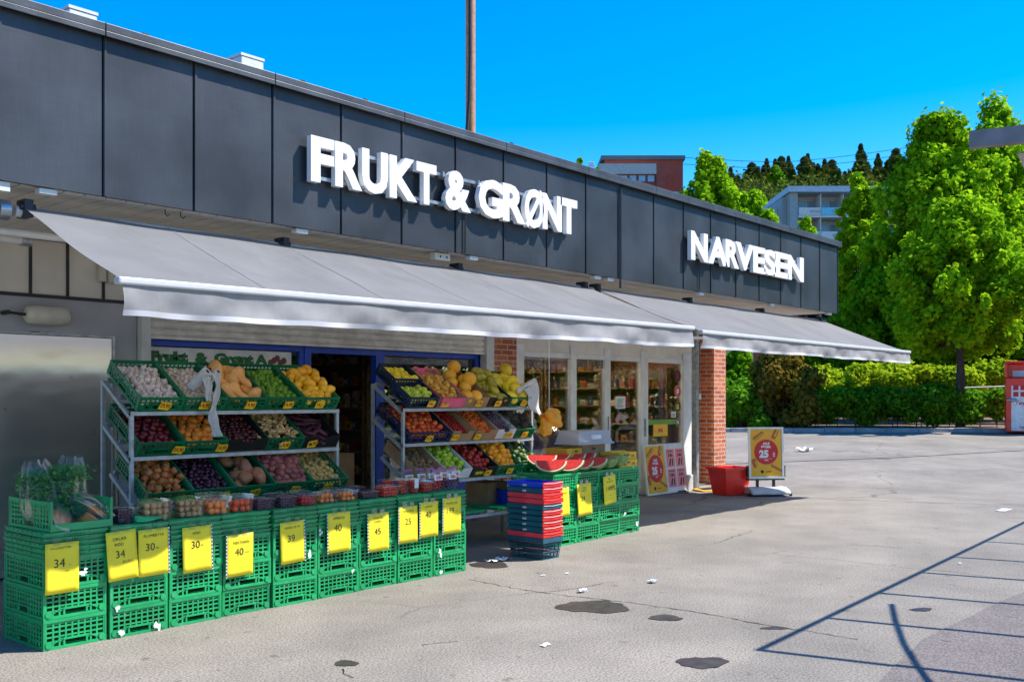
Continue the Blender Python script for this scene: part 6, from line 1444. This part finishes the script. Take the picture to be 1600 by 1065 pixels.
t = thing('handrail', 'thin white metal handrail running through the yellow-green hedge', 'handrail', tuple(zl(33.9, 13, .5))); b = B(); q0 = zl(33.7, 9.8); q1 = zl(33.7, 12.0); q2 = zl(33.7, 18); b.tube([(q0.x, q0.y, .5), (q0.x, q0.y, 1.72), (q1.x, q1.y, 1.80), (q2.x, q2.y, 2.0)], .03, 6); b.build('rail', M_['white_metal'], t)
b = B(); [b.tube([(zl(33.7, l_).x, zl(33.7, l_).y, .4), (zl(33.7, l_).x, zl(33.7, l_).y, 1.8)], .025, 6) for l_ in (12, 14, 16, 18)]; b.build('post', M_['white_metal'], t)
# low building beyond the hedge
c = zl(48, 16.0, .4); t = thing('low_building', 'low dark brick building with pale green panels behind the hedge', 'building', tuple(c), A-PI/2)
b = B(); b.box(-3, 9, 0, 5, 0, 4.0); loc(t, 'wall', b, M_['farbrick']); b = B(); b.box(-1.6, 3.5, -.06, -.005, .4, 2.2); loc(t, 'pale_panel', b, mat('pale_panel', (.42, .48, .42), .6)); b = B(); b.box(-1.4, 3.3, -.08, -.061, 1.6, 1.9); loc(t, 'window', b, mat('window_warm', (.45, .40, .22), .4)); b = B(); b.box(-3.3, 9.3, -.4, 5.3, 4.0, 4.2); loc(t, 'roof', b, M_['dark_metal'])
# brick house behind the shop
def facade_house(px, Z, label, body):
    c = dp(px, 0, Z); t = thing('apartment_building', label, 'building', (c.x, c.y, 0), A-PI/2); body(t, Z/F); return t
simple('roof_grey', (.10, .11, .12), .5); simple('cladding', (.40, .41, .40), .6); simple('panel_blue', (.42, .50, .58), .5); simple('white_render', (.62, .62, .60), .7); simple('balcony_grey', (.30, .33, .33), .6)
simple('win_blue', (.22, .38, .50), .15, spec=.8)
M_['bal_glass'] = mat('balcony_glass', (.16, .48, .62), .15, spec=.8)
def zp(py, Z): return EYE+(HOR-py)/F*Z
Zh = 82
def brickhouse(t, k):
    X = lambda px: (px-1000)*k
    b = B(); b.box(X(950), X(1077), 3, 16, 0, zp(250, Zh+3)); loc(t, 'wall', b, M_['farbrick'])
    b = B(); b.box(X(944), X(1080), 2.8, 16.3, zp(250, Zh+3), zp(250, Zh+3)+.35); loc(t, 'roof', b, M_['roof_grey'])
    b = B(); b.box(X(1023), X(1036), -1.0, 3, 0, zp(258, Zh)); loc(t, 'wing_wall', b, M_['farbrick'])
    b = B(); b.box(X(935), X(1022.8), -1.0, 2.9, zp(276, Zh), zp(260, Zh)); loc(t, 'cladding', b, M_['cladding']); b = B(); b.box(X(935), X(1022.8), -.8, 2.9, 0, zp(276.2, Zh)); loc(t, 'lower_wall', b, M_['farbrick'])
    for i in range(6): b = B(); b.box(X(940+i*14), X(950+i*14), -.86, -.805, zp(287, Zh), zp(278, Zh)); loc(t, 'window', b, M_['win_blue'])
    b = B(); b.box(X(1037), X(1070), 2.94, 2.995, zp(296, Zh), zp(288, Zh)); loc(t, 'window', b, M_['win_blue'])
    b = B()
    for x_ in (X(925), X(933)):
        b.tube([(x_, 3.4, zp(262, Zh)), (x_, 3.4, zp(238, Zh))], .04, 6)
    for i in range(6): b.tube([(X(925), 3.4, zp(245-1.4*i, Zh)), (X(933), 3.4, zp(245-1.4*i, Zh))], .03, 6)
    loc(t, 'roof_ladder', b, M_['white_metal'])
facade_house(1000, Zh, 'red brick house with grey roof edge rising behind the shop roof', brickhouse)
Zb = 118
def whiteblock(t, k):
    X = lambda px: (px-1300)*k
    g_ = zp(440, Zb); top = zp(302, Zb)
    b = B(); b.box(X(1238), X(1500), 2.2, 16, 6, top); loc(t, 'wall', b, M_['white_render'])
    b = B(); b.box(X(1233), X(1245), -.4, 2.19, 6, top); b.box(X(1225), X(1232.8), 1.0, 10, 6, zp(306, Zb)); loc(t, 'gable', b, M_['balcony_grey'])
    b = B(); b.box(X(1229), X(1505), -.9, 16.5, top, zp(293, Zb)); loc(t, 'roof', b, M_['panel_blue'])
    b = B(); b.box(X(1205), X(1224.5), 3, 12, 6, zp(318, Zb)); loc(t, 'annex', b, M_['panel_blue'])
    for fl in range(6):
        zf = top-2.85*(fl+1)
        b = B(); b.box(X(1245.2), X(1500), -.5, 2.19, zf-.12, zf+.1); loc(t, 'balcony_floor', b, M_['white_render'])
        for i in range(6):
            x0 = 1246+i*35+ (0 if i == 0 else 0)
            b = B(); b.box(X(x0+1), X(x0+33), 2.1, 2.19, zf+.2, zf+2.3); loc(t, 'window', b, M_['win_blue'])
            b = B(); b.box(X(x0+11), X(x0+12), 2.05, 2.095, zf+.2, zf+2.3); b.box(X(x0+22), X(x0+23), 2.05, 2.095, zf+.2, zf+2.3); loc(t, 'mullion', b, M_['white_metal'])
            b = B(); b.box(X(x0+.5), X(x0+33.5), -.52, -.48, zf+.15, zf+1.05); loc(t, 'balcony_front', b, M_['bal_glass'] if (i*3+fl) % 4 else M_['white_render'])
            b = B(); b.box(X(x0+34), X(x0+35), -.5, 2.19, zf+.1, zf+2.7); loc(t, 'balcony_divider', b, M_['white_render'])
            b = B(); b.box(X(x0+18), X(x0+33.5), -.62, -.54, zf+.45, zf+.75); loc(t, 'flower_box', b, M_['cladding'])
facade_house(1300, Zb, 'white apartment block with glazed balconies below the hill', whiteblock)
# conifers on the hill
def conifer(k, H, W, n, pine):
    rng = np.random.default_rng(60+k); u = rng.random(n)**.85; lay = .45+.55*np.abs(np.sin(u*H*1.9+rng.random(n)*.5)); a = rng.random(n)*2*PI
    env = (1-u)**(.95 if not pine else .6)*(1 if not pine else .75+.25*np.sin(u*11+k)); lob = .8+.2*np.sin(a*3+u*14+k)
    q = W*env*lay*lob*rng.random(n)**.45+.05; pos = np.stack([q*np.cos(a), q*np.sin(a), H*(.10+.90*u)-q*.22], 1)
    nrm = rng.normal(size=(n, 3)); nrm[:, 2] += .5; nrm /= np.linalg.norm(nrm, axis=1)[:, None]; t1 = np.cross(nrm, rng.normal(size=(n, 3))); t1 /= np.linalg.norm(t1, axis=1)[:, None]; c = np.cross(nrm, t1)
    s_ = (.27*rng.uniform(.5, 1.3, n)*(1-.4*u))[:, None]; v = np.stack([pos-t1*s_, pos+c*s_*.5, pos+t1*s_, pos-c*s_*.5], 1)
    me = bpy.data.meshes.new('crown'); me.vertices.add(n*4); me.vertices.foreach_set('co', v.reshape(-1).astype(np.float32)); me.loops.add(n*4); me.loops.foreach_set('vertex_index', np.arange(n*4, dtype=np.int32)); me.polygons.add(n)
    me.polygons.foreach_set('loop_start', np.arange(0, n*4, 4, dtype=np.int32)); me.update(calc_edges=True); me.materials.append(lm_dark); return me
hillsrc = []
for k in range(4):
    t = thing('conifer', '', 'tree'); o = bpy.data.objects.new('crown', conifer(k, 14, 4.0, 11000, k == 3)); col.objects.link(o); o.parent = t; b = B(); b.tube([(0, 0, -2), (0, 0, 13.4)], [.22, .03], 7); loc(t, 'trunk', b, M_['bark']); hillsrc.append(t)
usedh = [False]*4
spots = [(1168, 268, 190, 3, 'dark conifer, leftmost on the hill crest'), (1198, 248, 200, 1, 'dark conifer on the hill crest left of the pale birch'), (1232, 244, 205, 2, 'tall dark conifer right of the pale birch'), (1262, 240, 195, 0, 'tall dark spruce in the middle of the hill'),
         (1300, 250, 205, 3, 'feathery dark pine right of the middle spruce'), (1345, 225, 190, 1, 'tallest pointed spruce on the crest'), (1372, 240, 195, 2, 'pointed spruce right of the tallest one'), (1400, 232, 185, 3, 'dark pine behind the tall lime-green tree'),
         (1150, 290, 180, 0, 'lower dark conifer at the left foot of the hill'), (1215, 270, 170, 0, 'dark conifer before the crest behind the pale birch'), (1285, 262, 175, 1, 'dark conifer above the white apartment roof'), (1320, 268, 170, 2, 'short dark conifer above the white apartment roof'), (1385, 268, 170, 0, 'short dark conifer beside the lime-green tree'), (1245, 280, 165, 3, 'dark bushy pine left above the apartment roof'), (1190, 300, 160, 2, 'dark conifer low on the left slope'), (1355, 262, 175, 3, 'dark pine between the two pointed spruces')]
crest = 'dark conifer in the dense row along the hill crest'
for i in range(26): spots.append((1145+i*10.5+R.uniform(-5, 5), 250+R.uniform(-6, 18)+(14 if i < 3 else 0), R.uniform(172, 200), i % 4, crest))
for (px, py, Z, k, lab) in spots:
    t = hillsrc[k] if not usedh[k] else dup(hillsrc[k]); usedh[k] = True; c = dp(px, py, Z); s = {0: 1.0, 1: 1.05, 2: .95, 3: 1.0}[k]*R.uniform(.95, 1.15)*Z/185; H_ = 14*s*1.08
    t.location = (c.x, c.y, c.z-H_); t.scale = (s*1.55, s*1.55, s*1.08); t.rotation_euler = (0, 0, R.uniform(0, 6)); t['label'] = lab; t['category'] = 'tree'
    if lab == crest: t['group'] = 'conifers along the hill crest'
# wooded slope filling below the crest
r = random.Random(5); bl = []
for i in range(150):
    Z = r.uniform(135, 190); px = r.uniform(1130, 1560); L_ = (px-800)/F*Z; q = zl(Z, L_); zz_ = EYE+(HOR-r.uniform(305, 380))/F*Z; br = r.uniform(2, 3.6); bl.append(((q.x, q.y, zz_), (br, br, br)))
tag(leafmesh('far_woodland', bl, 60000, .6, lm_dark, 77), 'dark mass of woodland on the hill slope', 'woodland', kind='stuff')
tree(1212, 262, 330, 168, 38, 24, 'pale green birch standing among the dark conifers on the hill', lm_mid, 6000, .8, 34, tb=32)
# power line
t = thing('power_line', 'thin double power line crossing the sky above the hill', 'power line', tuple(dp(1230, 260, 150)))
for dz in (0, 1.0):
    b = B(); P = []
    for i in range(25):
        px = 1060+i*22; py = 256+ (8*math.sin(min(1, i/9)*PI/2)) - max(0, (i-7))**1.35*1.15; P.append(dp(px, py, 150)+Vector((0, 0, dz)))
    b.tube(P, .045, 5); b.build('wire', M_['black'], t)
# trees across the street behind the viewpoint (they mirror in the glass)
for i, (X, Y, H_, W_) in enumerate([(2, -16, 9, 3.6), (23, -12, 11, 4.2), (31, -7, 9, 4.2), (39, -5, 10, 4.5), (46, -7, 9, 5)]):
    t = thing('broadleaf_tree', ['green tree across the yard, nearest the viewpoint', 'large green tree across the yard opposite the kiosk', 'green tree across the yard on the right', 'green tree far right across the yard', 'green tree across the yard, farthest to the right'][i], 'tree', (X, Y, 0)); rr = random.Random(90+i)
    bl = [((X+rr.uniform(-1, 1)*W_*.8, Y+rr.uniform(-1, 1)*W_*.8, 1.6+rr.random()*(H_-2)), (W_*.38,)*3) for _ in range(40)]; leafmesh('crown', bl, 9000, .42, lm_mid, 90+i, parent=t, origin=(X, Y, 0)); b = B(); b.tube([(X, Y, 0), (X, Y, H_*.7)], [.22, .08], 8); b.build('trunk', M_['bark'], t)
print('PRODUCE', nprod[0], 'OBJECTS', len(bpy.data.objects))
